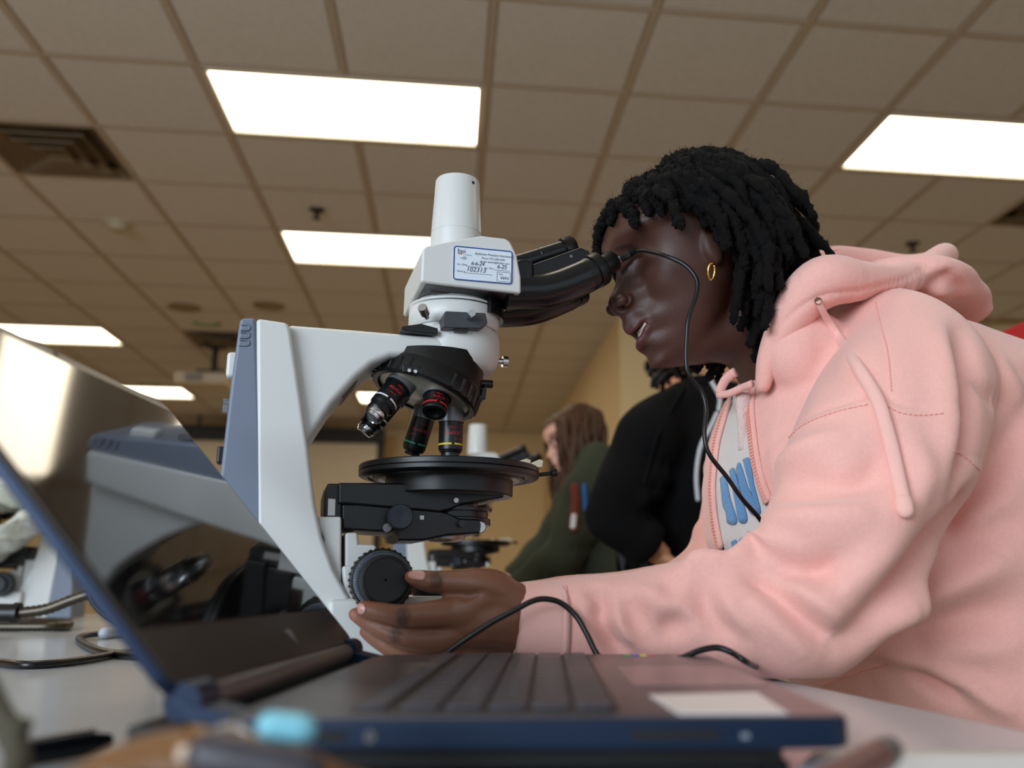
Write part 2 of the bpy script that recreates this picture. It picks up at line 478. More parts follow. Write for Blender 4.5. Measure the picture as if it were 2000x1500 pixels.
# roll-down projection screen on the far wall
YS = 12.1
xl, xr = onY(340, 842, YS)[0], onY(752, 842, YS)[0]; zt, zb = onY(600, 836, YS)[2], onY(600, 864, YS)[2]
sc = root('projection_screen', ((xl + xr) / 2, YS, .6), 'wide projection screen with a black border on the far wall', 'projection screen')
M_scr = mat('screen_cloth', srgb(205, 190, 165), .8)
mk('screen_surface', box(((xl + xr) / 2, YS, (zb + .7) / 2), (xr - xl - .18, .01, zb - .7)), M_scr, sc)
mk('top_casing', box(((xl + xr) / 2, YS, (zt + zb) / 2), (xr - xl, .14, zt - zb)), M_black, sc, bevel=.01)
for x in (xl + .045, xr - .045): mk('border', box((x, YS - .003, (zb + .6) / 2), (.09, .02, zb - .6)), M_black, sc)
mk('bottom_bar', box(((xl + xr) / 2, YS, .65), (xr - xl, .05, .1)), M_black, sc)
for x in (xl + .3, xr - .3): mk('hanger', box((x, YS, (zt + CEIL) / 2 + .005), (.03, .03, CEIL - zt + .01)), M_black, sc)

# ------------------------------------------------------------------ lab bench
M_top = mat('white_laminate', srgb(196, 201, 208), .16, var=.02, vscale=20, spec=.5)
M_edge = mat('grey_edging', srgb(150, 148, 150), .4)
M_leg = mat('grey_steel', srgb(120, 120, 124), .35, metal=.6)
E0, E1 = onZ(2000, 1424, TABLE_Z)[:2], onZ(1430, 1306, TABLE_Z)[:2]
ed = (E1 - E0) / np.linalg.norm(E1 - E0); en = np.array([-ed[1], ed[0]])     # en points left, into the bench
if en[0] > 0: en = -en
bench = root('lab_bench', (-.5, 1.0, 0), 'long white laminate lab bench carrying the laptop and microscopes', 'table')
def ep(s, t, z): q = E0 + ed * s + en * t; return (q[0], q[1], z)
for nm, t0, t1, z0, z1, m_ in (('tabletop', .004, 1.55, TABLE_Z - .028, TABLE_Z, M_top), ('edge_band', 0, .004, TABLE_Z - .028, TABLE_Z - .001, M_edge)):
    v = [ep(s, t, z) for z in (z0, z1) for s, t in ((-.75, t0), (2.3, t0), (2.3, t1), (-.75, t1))]
    mk(nm, (v, [(0, 3, 2, 1), (4, 5, 6, 7), (0, 1, 5, 4), (1, 2, 6, 5), (2, 3, 7, 6), (3, 0, 4, 7)]), m_, bench, bevel=.003 if nm == 'tabletop' else None)
for s in (-.6, .85, 2.15):
    for t in (.12, 1.42):
        q = ep(s, t, 0); mk('leg', join(box((q[0], q[1], (TABLE_Z - .028) / 2), (.05, .05, TABLE_Z - .028)), lathe([(.035, 0), (.03, .02)], (q[0], q[1], 0))), M_leg, bench, bevel=.004)
for t in (.12, 1.42):
    a, b = np.array(ep(-.6, t, TABLE_Z - .07)), np.array(ep(2.15, t, TABLE_Z - .07))
    mk('rail', tube([a, b], .02, 8), M_leg, bench)
# ================================================================== microscope (built in the bench frame: x to the right, y away, z up from the table)
M_ivory = mat('ivory_enamel', srgb(206, 208, 206), .34, bump=.05, bscale=900)
M_slate = mat('slate_enamel', srgb(112, 122, 140), .45, bump=.12, bscale=1200)
M_blk = mat('black_anodised', srgb(12, 13, 15), .36, bump=.03, bscale=1500)
M_blks = mat('black_satin', srgb(17, 18, 21), .25)
M_rub = mat('black_rubber', srgb(16, 16, 17), .5)
M_chr = mat('chrome', srgb(205, 205, 205), .16, metal=1.0)
M_alu = mat('aluminium', srgb(170, 168, 165), .32, metal=1.0)
M_grey = mat('grey_anodised', srgb(120, 120, 122), .4, metal=.5)
M_knobnavy = mat('charcoal_knob', srgb(36, 40, 50), .5)
M_red = mat('red_print', srgb(200, 32, 40), .5)
M_whitep = mat('white_print', srgb(220, 222, 225), .5)
M_yel = mat('yellow_ring', srgb(225, 200, 20), .5)
M_grn = mat('green_ring', srgb(20, 130, 95), .5)
M_cyn = mat('cyan_ring', srgb(90, 170, 215), .5)
M_glass = mat('lens_glass', srgb(200, 205, 215), .03, trans=.9, ior=1.5)
M_bronze = mat('bronze_plate', srgb(92, 76, 60), .45, metal=.3)
M_label = mat('label_paper', srgb(214, 224, 234), .4)
M_blueb = mat('label_blue', srgb(28, 62, 140), .45)
M_ink = mat('label_ink', srgb(60, 66, 84), .6)
M_dark = mat('underside_black', srgb(34, 30, 29), .3)

def pl(pts, yl): return [tuple(loc_on(x, y, yl)[[0, 2]]) for x, y in pts]
def low(poly, z=.003): return [(x, z if zz < .02 else zz) for x, zz in poly]
def sc_px(n, yl=0.0):                       # a length in photo pixels, on the plane yl near the axis
    return np.linalg.norm(loc_on(880 + n, 800, yl) - loc_on(880, 800, yl))
S_ = root('microscope', tuple(M0), 'large white and slate microscope with a blue-edged service sticker on its head', 'microscope', rz=MA, local=True)
A0 = lambda z: (0.0, 0.0, z)
zof = lambda y: loc_on(879, y, 0)[2]

# --- stand
mk('column', prism(low(pl([(500, 620), (561, 629), (568, 640), (583, 740), (601, 865), (616, 985), (630, 1050), (652, 1110), (682, 1165), (700, 1200), (712, 1282), (505, 1282)], -.05)), -.05, .05), M_ivory, S_, bevel=.004)
rc = mk('rear_cover', prism(low(pl([(469, 621), (499.5, 620), (505, 760), (511, 920), (516, 1050), (517, 1281), (377, 1281), (405, 1090), (431, 920), (452, 740)], -.049)), -.049, .049), M_slate, S_, bevel=.003)
for k in range(3):                          # grip ridges at the top of the slate cover
    y = 634 + k * 15
    a, b = loc_on(471 - k * 1.5, y, -.0495), loc_on(484 - k * .7, y + .5, -.0495)
    c, d = loc_on(484 - k * .7, y + 10.5, -.0495), loc_on(470 - k * 1.5, y + 10.5, -.0495)
    mk('ridge', tube(np.array([a, b, (b + c) / 2 + (.0015, 0, 0), c, d]), .0008, 6, m=4), M_slate, rc, smooth=60)
P0 = loc_on(455, 715, -.03); mk('rear_lever', box(tuple(P0), (.010, .014, .022)), M_ivory, S_, bevel=.003)
P0 = loc_on(446, 788, -.035); mk('rear_screw', join(lathe([(.004, 0), (.004, .012)], P0 + (.008, 0, 0), (-1, 0, 0), 16), box(tuple(P0 + np.array((-.002, 0, -.004))), (.004, .007, .008))), M_grey, S_)
P0 = loc_on(434, 890, -.035); mk('rear_socket', box(tuple(P0), (.008, .012, .015)), M_blk, S_, bevel=.002)
# --- arm: tapering in plan, round at the nose
top = pl([(558, 632), (620, 637), (700, 643), (790, 651), (905, 659)], -.040)
und = pl([(905, 703), (800, 696), (762, 698), (728, 712), (697, 738), (650, 790), (600, 866), (575, 880)], -.040)
mk('arm', prism(top + und, -.040, .040), M_ivory, S_, bevel=.017, seg=6)
zt_, zb_ = zof(655), zof(733)
mk('arm_nose', lathe([(.001, zb_), (.030, zb_), (.036, zb_ + .002), (.0405, zb_ + .006), (.0435, zb_ + .014), (.0445, zb_ + .022), (.0440, zt_ - .006), (.0425, zt_), (.001, zt_)], (0, 0, 0), n=64, cap0=False, cap1=False), M_ivory, S_, smooth=60)
P0 = pl([(714, 722), (672, 773), (665, 772), (668, 768), (706, 720)], -.03)
mk('lamp_flap', prism(P0, -.022, .022), M_bronze, S_, bevel=.001)
P0 = loc_on(976, 706, 0); P0[0] = .0425; mk('clamp_screw', join(lathe([(.003, 0), (.003, .008)], P0, (1, 0, 0), 12), lathe([(.0055, .006), (.0055, .011)], P0, (1, 0, 0), 16)), M_chr, S_)
# --- intermediate tube rings
z0, z1, z2 = zof(668), zof(648), loc_on(880, 581, -.043)[2]
mk('lower_ring', lathe([(.0395, z0 - .004), (.0395, z0 + .003), (.0385, z0 + .004), (.0385, z1)], n=64), M_ivory, S_, smooth=50)
tr = mk('analyser_module', lathe([(.0405, z1), (.043, z1 + .003), (.043, z1 + .021), (.0425, z1 + .0215), (.0425, z1 + .0225), (.043, z1 + .023), (.043, z2 - .001), (.0422, z2), (.036, z2), (.036, z2 + .03)], n=64), M_ivory, S_, smooth=50)
def arc_block(name, a0, a1, r0, r1, za, zb, m_, par, n=8):
    rs = []
    for k in range(n + 1):
        t = a0 + (a1 - a0) * k / n; c, s = math.cos(t), math.sin(t)
        rs.append([(r0 * c, r0 * s, za), (r1 * c, r1 * s, za), (r1 * c, r1 * s, zb), (r0 * c, r0 * s, zb)])
    return mk(name, loft(rs), m_, par, bevel=.0012, seg=2)
D = math.radians
ab = mk('analyser_slider', prism(pl([(869, 608), (948, 612), (952, 632), (938, 643), (864, 641), (863, 622)], -.05), -.052, -.03), mat('dark_slider', srgb(58, 60, 66), .45), S_, bevel=.0015)
mk('slider_tab', prism(pl([(889, 638), (915, 639), (914, 648), (889, 647)], -.05), -.05, -.036), M_blk, ab)
P0 = loc_on(917, 619, -.052); mk('silver_knob', lathe([(.0036, 0), (.0036, .010), (.0032, .0115)], P0, (0, -1, .05), 20), M_chr, ab)
P0 = loc_on(832, 616, -.043); mk('slider_pin', join(lathe([(.0022, -.004), (.0022, .004)], P0, (-.45, -1, .3), 12), lathe([(.0042, .003), (.0042, .013), (.0038, .014)], P0, (-.45, -1, .3), 20)), M_alu, S_)
mk('locating_plate', prism(pl([(783, 638), (822, 633), (855, 642), (854, 654), (790, 647), (783, 644)], -.044), -.046, -.02), M_blk, S_, bevel=.001)
mk('dark_band', loft([[(r_ * math.cos(D(t)), r_ * math.sin(D(t)), z_) for r_, z_ in ((.043, z1 + .012), (.0475, z1 + .011), (.0478, z1 + .018), (.0475, z1 + .034), (.043, z1 + .034))] for t in np.linspace(-55, 75, 20)]), M_blks, S_, smooth=40)

# --- trinocular head
yN, yF = -.055, .060
hp = pl([(822, 551), (825, 487), (832, 480), (868, 472), (940, 459.5), (988, 465), (997, 471), (1010, 497), (1018, 540), (1018.5, 573)], yN)
hd = mk('head_housing', prism(hp, yN, yF), M_ivory, S_, bevel=.003, seg=3)
zl, zr = hp[0], hp[-1]
mk('underside_plate', ([(zl[0] + .005, yN + .004, zl[1] - .0006), (zr[0] - .006, yN + .004, zr[1] - .0006), (zr[0] - .006, yF - .006, zr[1] - .0006), (zl[0] + .004, yF - .004, zl[1] - .0006),
                         (zl[0] + .005, yN + .004, zl[1] + .004), (zr[0] - .006, yN + .004, zr[1] + .004), (zr[0] - .006, yF - .006, zr[1] + .004), (zl[0] + .004, yF - .004, zl[1] + .004)], [(0, 3, 2, 1), (4, 5, 6, 7), (0, 1, 5, 4), (1, 2, 6, 5), (2, 3, 7, 6), (3, 0, 4, 7)]), M_dark, hd)
zz = zl[1] - .001
mk('rating_plate', box((zl[0] + .025, yN + .024, zz), (.024, .006, .0012)), mat('rating_grey', srgb(110, 108, 106), .5), hd)
pt = zof(468)
mk('photo_tube', lathe([(.0247, pt - .012), (.0247, pt + .004), (.0242, pt + .0045), (.0242, pt + .0055), (.0246, pt + .006), (.0216, zof(356)), (.0208, zof(353)), (.001, zof(353))], n=64, cap1=False), M_ivory, S_, smooth=40)
P0 = loc_on(923, 357, -.018); mk('set_screw', lathe([(.0016, -.004), (.0016, .0012)], P0, (.55, -.85, 0), 12), M_blk, S_)

# service sticker on the near side of the head
st = pl([(886, 480), (1000.5, 493), (1000, 556.5), (884, 546.5)], yN)
o_ = np.array([st[3][0], yN - .0004, st[3][1]])
ex = np.array([st[2][0] - st[3][0], 0, st[2][1] - st[3][1]]); ey = np.array([st[0][0] - st[3][0], 0, st[0][1] - st[3][1]])
LW, LH = np.linalg.norm(ex), np.linalg.norm(ey)
ux = ex / LW; uy = ey / LH
def rrect(w, h, r, ins=0.0, n=5):
    P = []
    for cx, cy, a in ((w - r, r, -90), (w - r, h - r, 0), (r, h - r, 90), (r, r, 180)):
        for k in range(n + 1):
            t = math.radians(a + 90 * k / n); P.append((cx + (r - ins) * math.cos(t), cy + (r - ins) * math.sin(t)))
    return P
def on_label(x, y, d): return o_ + ux * x + uy * y + np.array([0, -d, 0])
stk = mk('service_sticker', join(*[(lambda O, I: ([on_label(*p, .0004) for p in O] + [on_label(*p, -.0006) for p in O], [tuple(range(len(O)))] + [(k, (k + 1) % len(O), len(O) + (k + 1) % len(O), len(O) + k) for k in range(len(O))]))(rrect(LW, LH, .003), 0)]), M_label, S_, smooth=None)
O, I = rrect(LW, LH, .003), rrect(LW, LH, .003, .0011)
n_ = len(O)
mk('blue_border', ([on_label(*p, .0006) for p in O] + [on_label(*p, .0006) for p in I], [(k, (k + 1) % n_, n_ + (k + 1) % n_, n_ + k) for k in range(n_)]), M_blueb, stk, smooth=None)
pr_ = []; hand = []; lines = []
def put(L, s, x, y, size, shear=0.0, space=1.0, sq=1.0):
    m_ = text_mesh(s, size, shear, 0, space); L.append(xf(m_, lambda p: on_label(x + p[0] * sq, y + p[1], .0007)))
put(pr_, 'bpi', .0035, LH * .80, .0062)
put(pr_, 'Bohlmann Precision Instruments', LW * .36, LH * .79, .0031, 0, .98, .92)
put(pr_, 'Phone 972-248-2296', LW * .47, LH * .68, .0026)
put(pr_, 'Email: admin@bohlpi.com', LW * .45, LH * .58, .0026)
put(pr_, 'Svc. Date', .0035, LH * .44, .0024); put(pr_, 'Svc. Due', LW * .52, LH * .40, .0024)
put(pr_, 'Serial #', .0035, LH * .24, .0024); put(pr_, 'Tech.', LW * .755, LH * .255, .0021)
put(hand, '6-6-24', LW * .29, LH * .475, .0052, .25, .9); put(hand, '6-25', LW * .73, LH * .44, .0056, .2, .9)
put(hand, '102313', LW * .21, LH * .28, .0062, .25, 1.0); put(hand, 'WH', LW * .785, LH * .12, .0046, .2, 1.0)
put(hand, '~Gr', LW * .10, LH * .62, .004, .3, .9)
def rule(x0, x1, y, t=.0003): lines.append(([on_label(a, b, .0007) for a, b in ((x0, y), (x1, y), (x1, y + t), (x0, y + t))], [(0, 1, 2, 3)]))
rule(LW * .22, LW * .48, LH * .425); rule(LW * .68, LW * .95, LH * .385); rule(LW * .18, LW * .66, LH * .225)
for y in (.06, .335): rule(LW * .735, LW * .965, LH * y)
for x in (.735, .963): lines.append(([on_label(a, b, .0007) for a, b in ((LW * x, LH * .06), (LW * x + .0003, LH * .06), (LW * x + .0003, LH * .335), (LW * x, LH * .335))], [(0, 1, 2, 3)]))
mk('printed_text', join(*pr_), M_ink, stk, smooth=None); mk('ruled_lines', join(*lines), M_ink, stk, smooth=None)
mk('handwriting', join(*hand), mat('pen_ink', srgb(52, 54, 92), .6), stk, smooth=None)
for x0, x1, y, c in ((.0035, .0075, .765, (200, 70, 70)), (.0085, .0115, .755, (210, 190, 60)), (.0118, .0165, .75, (90, 170, 215))):
    mk('logo_stroke', ([on_label(a, LH * b, .0007) for a, b in ((x0, y), (x1, y - .01), (x1, y + .01), (x0, y + .02))], [(0, 1, 2, 3)]), mat('logo_%d' % c[0], srgb(*c), .5), stk, smooth=None)

# --- binocular body and eyepieces
bino = mk('binocular_base', prism(pl([(1002, 534), (1020, 538), (1020, 598), (1000, 602), (985, 598), (985, 536)], 0), -.046, .046), M_blk, S_, bevel=.004)
hA, hB = loc_on(1000, 520, 0), loc_on(1121, 482, 0); hd_ = (hB - hA) / np.linalg.norm(hB - hA); hL = np.linalg.norm(hB - hA)
mk('hinge_tube', lathe([(.0100, 0), (.0100, hL * .42), (.0097, hL * .425), (.0097, hL * .435), (.0100, hL * .44), (.0100, hL * .80), (.0096, hL * .805), (.0096, hL * .82), (.0122, hL * .825), (.0122, hL * .97), (.0108, hL), (.001, hL)], hA, hd_, 40, cap1=False), M_blks, S_, smooth=40)
def barrel(sgn):
    yb = -.033 * 1.0
    C = [loc_on(x, y, yb) for x, y in ((985, 571), (1030, 570), (1062, 568), (1092, 560.5), (1122, 549), (1146, 538.5))]
    rr = [.0165, .0165, .0165, .0167, .0168, .0168]
    C = np.array(C); C[:, 1] *= -sgn * -1 if False else (1 if sgn < 0 else -1)
    # section: rounded outside, flat-topped where it meets the cover plate
    b = mk('barrel', tube(C, rr, 32, m=5), M_blks, S_, smooth=60)
    # cover plate bridging barrel and hinge
    yo, yi = (-.030, .004) if sgn < 0 else (.030, -.004)
    a1, a2, a3, a4 = [loc_on(x, y, -.02) for x, y in ((1016, 529), (1128, 489), (1146, 497), (1150, 512))]
    b1 = loc_on(1100, 540, -.03); b2 = loc_on(1060, 552, -.03); b3 = loc_on(1016, 556, -.03)
    mk('cover_plate', prism([(q[0], q[2]) for q in (a1, a2, a3, a4, b1, b2, b3)], min(yo, yi), max(yo, yi)), M_blks, S_, bevel=.002)
    for x, y in ((1115, 501), (1022, 533)):
        q = loc_on(x, y, -.0302); q[1] = yo + (-.0004 if sgn < 0 else .0004)
        mk('cover_screw', lathe([(.0016, 0), (.0016, .0008)], q, (0, sgn, 0), 12), M_grey, b)
    d = C[-1] - C[-2]; d /= np.linalg.norm(d); d = np.array(loc_on(1200, 508, yb)) * (1, (1 if sgn < 0 else -1), 1) - C[-1]; d /= np.linalg.norm(d)
    e0 = C[-1] - d * .002
    e = mk('eyepiece', lathe([(.0168, 0), (.0168, .0065), (.0155, .007), (.0155, .0095), (.0174, .010), (.0174, .0185), (.0166, .0200), (.0108, .0206), (.0104, .0365), (.0098, .0372), (.0086, .0365), (.0086, .030), (.001, .030)], e0, d, 48, cap1=False), M_blk, S_, smooth=40)
    mk('eye_lens', lathe([(.0084, .0305), (.006, .0318), (.0005, .0322)], e0, d, 32), M_glass, e)
    return e0, d
EYE_N, EYE_D = barrel(-1)
EYE_F, _ = barrel(1)

# --- nosepiece (tilted turret) and objectives
TA = math.radians(20)
ad = np.array([-math.sin(TA), -.10, -math.cos(TA)]); ad /= np.linalg.norm(ad)
e1 = np.array([math.cos(TA), 0, -math.sin(TA)]); e1 -= ad * (e1 @ ad); e1 /= np.linalg.norm(e1); e2 = np.cross(ad, e1); e2 *= np.sign(e2[1])
NC = loc_on(836, 752, -.004)
mk('nosepiece_hub', lathe([(.049, zof(700) + .004), (.0505, zof(712)), (.0505, zof(722)), (.047, zof(735))], (-.019, 0, 0), (0, 0, 1), 48) if False else loft([[(-.0195 + .0505 * math.cos(t), .0495 * math.sin(t), zof(703)) for t in np.linspace(0, 2 * math.pi, 48, endpoint=False)],
    [tuple(NC + ad * -.004 + (e1 * math.cos(t) + e2 * math.sin(t)) * .0500) for t in np.linspace(0, 2 * math.pi, 48, endpoint=False)]]), M_blk, S_, smooth=50)
nb = mk('nosepiece', lathe([(.0485, -.008), (.0505, -.005), (.0505, .011), (.0490, .0125), (.0450, .0125), (.0445, .009), (.001, .0135)], NC, ad, 72, cap1=False), M_blk, S_, smooth=40)
mk('nosepiece_face', lathe([(.0448, .0092), (.043, .0105), (.001, .016)], NC, ad, 64, cap0=False, cap1=False), mat('satin_nickel', srgb(176, 170, 155), .35, metal=.6), nb, smooth=60)
for k in range(30):
    t = 2 * math.pi * k / 30
    if 4.2 < t < 4.9: continue
    c = NC + ad * .003 + (e1 * math.cos(t) + e2 * math.sin(t)) * .0503
    mk('grip_rib', tube([c - ad * .0055, c + ad * .0075], .0019, 6, roundcap=False), M_blk, nb, smooth=60)
P0 = loc_on(803, 722, -.05); mk('centring_recess', box(tuple(P0), (.016, .006, .007)), M_blk, nb, bevel=.001)
for dx in (-7, 5, 16): P0 = loc_on(806 + dx, 725 + dx * .16, -.0535); mk('centring_screw', lathe([(.0016, 0), (.0016, .0012)], P0, (0, -1, 0), 14), M_chr if dx < 10 else M_blk, nb)
P0 = loc_on(948, 750, -.01); mk('nose_screw', lathe([(.004, -.008), (.004, .006), (.0034, .007)], P0, (1, -.1, 0), 18), M_blks, S_); 
mk('slot_block', prism(pl([(938, 762), (947, 755), (944, 784), (932, 784)], -.01), -.02, .004), M_blk, S_, bevel=.001)
b10 = loc_on(882, 797, 0)
R0 = .0285; C0 = b10 - e1 * R0
def objective(phi, kind, text):
    rad = e1 * math.cos(phi) + e2 * math.sin(phi)
    if kind == '10x': d = np.array([0, 0, -1.0]); bse = b10
    else:
        d = ad * math.cos(TA) + rad * math.sin(TA); d /= np.linalg.norm(d); bse = C0 + rad * R0
    P = {'4x': [(.0118, -.012), (.0128, -.004), (.0128, .008), (.0113, .0085), (.0113, .0235), (.0105, .0245), (.007, .0247), (.0065, .021), (.001, .021)],
         '10x': [(.0118, -.010), (.0118, .014), (.0112, .0145), (.0112, .040), (.0105, .0405), (.0098, .0425), (.0086, .043), (.0086, .046), (.001, .046)],
         '20x': [(.0118, -.010), (.0118, .010), (.0112, .0105), (.0112, .040), (.0098, .0435), (.0075, .0445), (.0070, .0475), (.001, .0475)],
         '40x': [(.0125, -.012), (.0132, -.004), (.0132, .010), (.0117, .0105), (.0117, .035), (.0100, .0365), (.0100, .042), (.0092, .043), (.0070, .0435), (.001, .0435)]}[kind]
    r_ob = mk('objective', lathe(P, bse, d, 44, cap1=False), M_blk, S_, smooth=35)
    cz = {'4x': .0085, '10x': .0145, '20x': .0105, '40x': .0105}[kind]
    mk('grey_collar', lathe([(q[0] + .0002, q[1]) for q in P if q[1] < cz], bse, d, 44, cap0=False, cap1=False), M_grey, r_ob, smooth=50)
    u = np.cross(d, [0, 1, 0]); u /= np.linalg.norm(u)
    yv = np.cross(u, d); yv *= -np.sign(yv[1])        # towards the viewer
    u = np.cross(yv, d); u *= np.sign(u[0])
    def band(za, zb, r, a0, a1, m_, nm='colour_ring'):
        n = 14; v = []; f = []
        for k in range(n + 1):
            t = math.radians(a0 + (a1 - a0) * k / n); q = yv * math.cos(t) + u * math.sin(t)
            v += [bse + d * za + q * (r + .0002), bse + d * zb + q * (r + .0002)]
        for k in range(n): f.append((2 * k, 2 * k + 1, 2 * k + 3, 2 * k + 2))
        mk(nm, (v, f), m_, r_ob, smooth=80)
    m_, zb0, rr = {'4x': (M_red, .0185, .0113), '10x': (M_yel, .0345, .0112), '20x': (M_grn, .0345, .0112), '40x': (M_whitep, .0290, .0117)}[kind]
    band(zb0, zb0 + .0016, rr, -100, -6, m_); band(zb0, zb0 + .0016, rr, 8, 100, m_)
    if kind == '40x':
        band(.0405, .0415, .0101, 50, 120, M_cyn)
        mk('front_mount', lathe([(.0090, .0430), (.0092, .0465), (.0088, .0475), (.0080, .0478), (.0075, .050), (.0068, .0505), (.006, .0495)], bse, d, 36, cap0=False, cap1=False), M_chr, r_ob, smooth=40)
        mk('front_lens', lathe([(.0066, .0490), (.004, .0500), (.0004, .0503)], bse, d, 24), M_glass, r_ob)
    # engraved lettering wrapped around the barrel, with the maker's name first
    L = []
    for s_, z_, sz, a in text:
        tm = text_mesh(s_, sz)
        w = max(p[0] for p in tm[0])
        def wrap(p, z_=z_, w=w, a=a):
            t = (p[0] - w / 2) / rr + math.radians(a); q = yv * math.cos(t) + u * math.sin(t)
            return bse + d * (z_ - p[1]) + q * (rr + .0002)
        L.append(xf(tm, wrap))
    mk('engraving', join(*L), M_red, r_ob, smooth=None)
objective(0, '10x', [('Nikon', .0205, .0026, 0), ('10x/0.25', .0265, .0042, 0), ('\u221e/-  WD 7', .0315, .0021, 30)])
objective(D(72), '20x', [('Nikon', .0165, .0024, 0), ('20x/0.40', .0235, .0042, -5), ('\u221e/0.17', .0280, .0022, -30)])
objective(D(-72), '4x', [('Nikon', .0112, .0024, 0), ('4x/0.10', .0152, .0036, 0), ('\u221e/-  P', .0178, .0018, 0)])
objective(D(-144), '40x', [('Nikon', .0145, .0026, 10), ('40x/0.65', .0200, .0040, 0), ('\u221e/0.17', .0245, .0022, 0), ('P', .0200, .004, 62)])
objective(D(144), '40x', [('40x/0.65', .0200, .0040, 0)])

# --- rotating stage
zs = loc_on(877, 889, -.0815)[2]
def sr(p): return sc_px(p)
stg = mk('stage', lathe([(.001, zs), (.0815, zs), (.0826, zs - .001), (.0828, zs - .0050), (.0818, zs - .0055), (.0826, zs - .0062), (.0826, zs - .0095), (.0805, zs - .0110), (.0745, zs - .0118), (.0735, zs - .0098), (.070, zs - .0098), (.069, zs - .0125), (.0585, zs - .0128)], n=96, cap0=False, cap1=False), M_blk, S_, smooth=30)
mk('bearing_ring', lathe([(.0690, zs - .0122), (.0590, zs - .0132)], n=80, cap0=False, cap1=False), M_alu, stg)
mk('stage_carrier', lathe([(.0585, zs - .010), (.0585, zs - .026), (.0575, zs - .0272), (.001, zs - .0272)], n=80, cap0=False, cap1=False), M_blk, stg, smooth=30)
mk('carrier_face', lathe([(.0572, zs - .0274), (.040, zs - .0274)], (0, 0, 0), n=64, cap0=False, cap1=False), M_grey, stg)
for (x, y, w) in ((1013, 893, .018), (1042, 897, .014)):
    q = loc_on(x, y, -.02); mk('stage_clip', join(prism([(q[0] - w / 2, zs), (q[0] + w / 2, zs), (q[0] + w * .6, zs + .0065), (q[0] + w * .35, zs + .008), (q[0] - w / 2, zs + .0025)], -.026, -.014)), mat('ivory_plastic', srgb(196, 186, 160), .5), stg, bevel=.001)
q = loc_on(975, 890, -.05); mk('clip_screw', lathe([(.005, 0), (.005, .0016)], (q[0], -.05, zs), n=14), M_chr, stg)
mk('vernier_lock', lathe([(.002, 0), (.002, .012), (.004, .0125), (.004, .018)], (.0825, -.01, zs - .005), (1, 0, .15), 12), M_blk, stg)
# --- stage carrier and condenser
br = mk('stage_bracket', prism(pl([(661, 942), (885, 944), (985, 962), (985, 972), (902, 985), (880, 995), (858, 1000), (676, 984), (661, 984)], -.036), -.036, .036), M_blk, S_, bevel=.002)
mk('focus_slide', prism(pl([(640, 944), (668, 944), (668, 1105), (661, 1105), (660, 1040), (632, 1040), (634, 966)], -.030), -.030, .030), M_blk, S_, bevel=.0015)
mk('slide_rail', prism(pl([(641, 974), (655, 975), (654, 1007), (640, 1007)], -.0305), -.0312, -.02), M_alu, S_)
mk('condenser_carrier', prism(pl([(668, 984), (700, 984), (860, 998), (878, 1002), (896, 1012), (935, 1014), (945, 1022), (940, 1042), (872, 1046), (846, 1052), (824, 1056), (772, 1056), (766, 1040), (668, 1034)], -.034), -.034, .034), M_blk, S_, bevel=.002)
cz0 = zof(1010)
mk('condenser', lathe([(.0325, cz0 - .008), (.0325, cz0 - .002), (.030, cz0 - .001), (.030, cz0 + .004), (.0335, cz0 + .0045), (.0335, cz0 + .0075), (.021, cz0 + .009), (.021, cz0 + .022), (.018, cz0 + .024), (.001, cz0 + .024)], (.006, 0, 0), n=56), M_blks, S_, smooth=35)
ck = loc_on(781, 1010, -.044)
mk('condenser_knob', join(lathe([(.006, .014), (.006, 0)], ck, (0, 1, 0), 20), lathe([(.0105, .004), (.0108, .003), (.0108, -.006), (.0098, -.0075), (.004, -.0072), (.001, -.0066)], ck, (0, 1, 0), 40)), M_knobnavy, S_, smooth=35)
for x, y, r, m_ in ((755, 1031, .0036, M_grey), (889, 978, .0022, M_alu), (900, 1023, .0030, M_blks)):
    q = loc_on(x, y, -.036); mk('carrier_screw', join(lathe([(r, 0), (r, .005)], q, (0, -1, 0), 18), lathe([(r * .45, .005), (r * .45, .0056)], q, (0, -1, 0), 6)), m_, S_)
q = loc_on(824, 1011, -.0345); mk('marker', box(tuple(q), (.0035, .001, .0035)), M_whitep, S_)
q = loc_on(938, 1030, -.03); mk('centring_knob', join(lathe([(.002, .02), (.002, 0)], q, (0, 1, 0), 10), lathe([(.0052, .006), (.0052, -.003), (.0047, -.004), (.001, -.004)], q, (0.25, 1, 0), 24)), M_alu, S_, smooth=35)
q = loc_on(768, 1046, -.036); mk('knurled_screw', lathe([(.005, 0), (.005, .007), (.0045, .008)], q, (-.2, -.9, -.45), 16), mat('worn_brass', srgb(110, 98, 80), .4, metal=.7), S_)
mk('filter_lens', lathe([(.020, .004), (.019, -.002), (.012, -.004), (.001, -.0045)], (-.004, 0, zof(1050)), n=32), M_alu, S_)
mk('support_block', prism(pl([(620, 1009), (667, 1009), (667, 1145), (690, 1175), (640, 1175), (632, 1050), (624, 1030)], -.042), -.042, .042), M_ivory, S_, bevel=.002)
mk('stepped_bracket', prism(pl([(674, 1040), (699, 1040), (701, 1063), (733, 1064), (741, 1080), (745, 1110), (674, 1110)], -.040), -.040, .040), M_ivory, S_, bevel=.0025)
mk('side_panel', prism(pl([(668, 1105), (770, 1105), (790, 1180), (672, 1180)], -.046), -.046, .046), M_ivory, S_, bevel=.003)
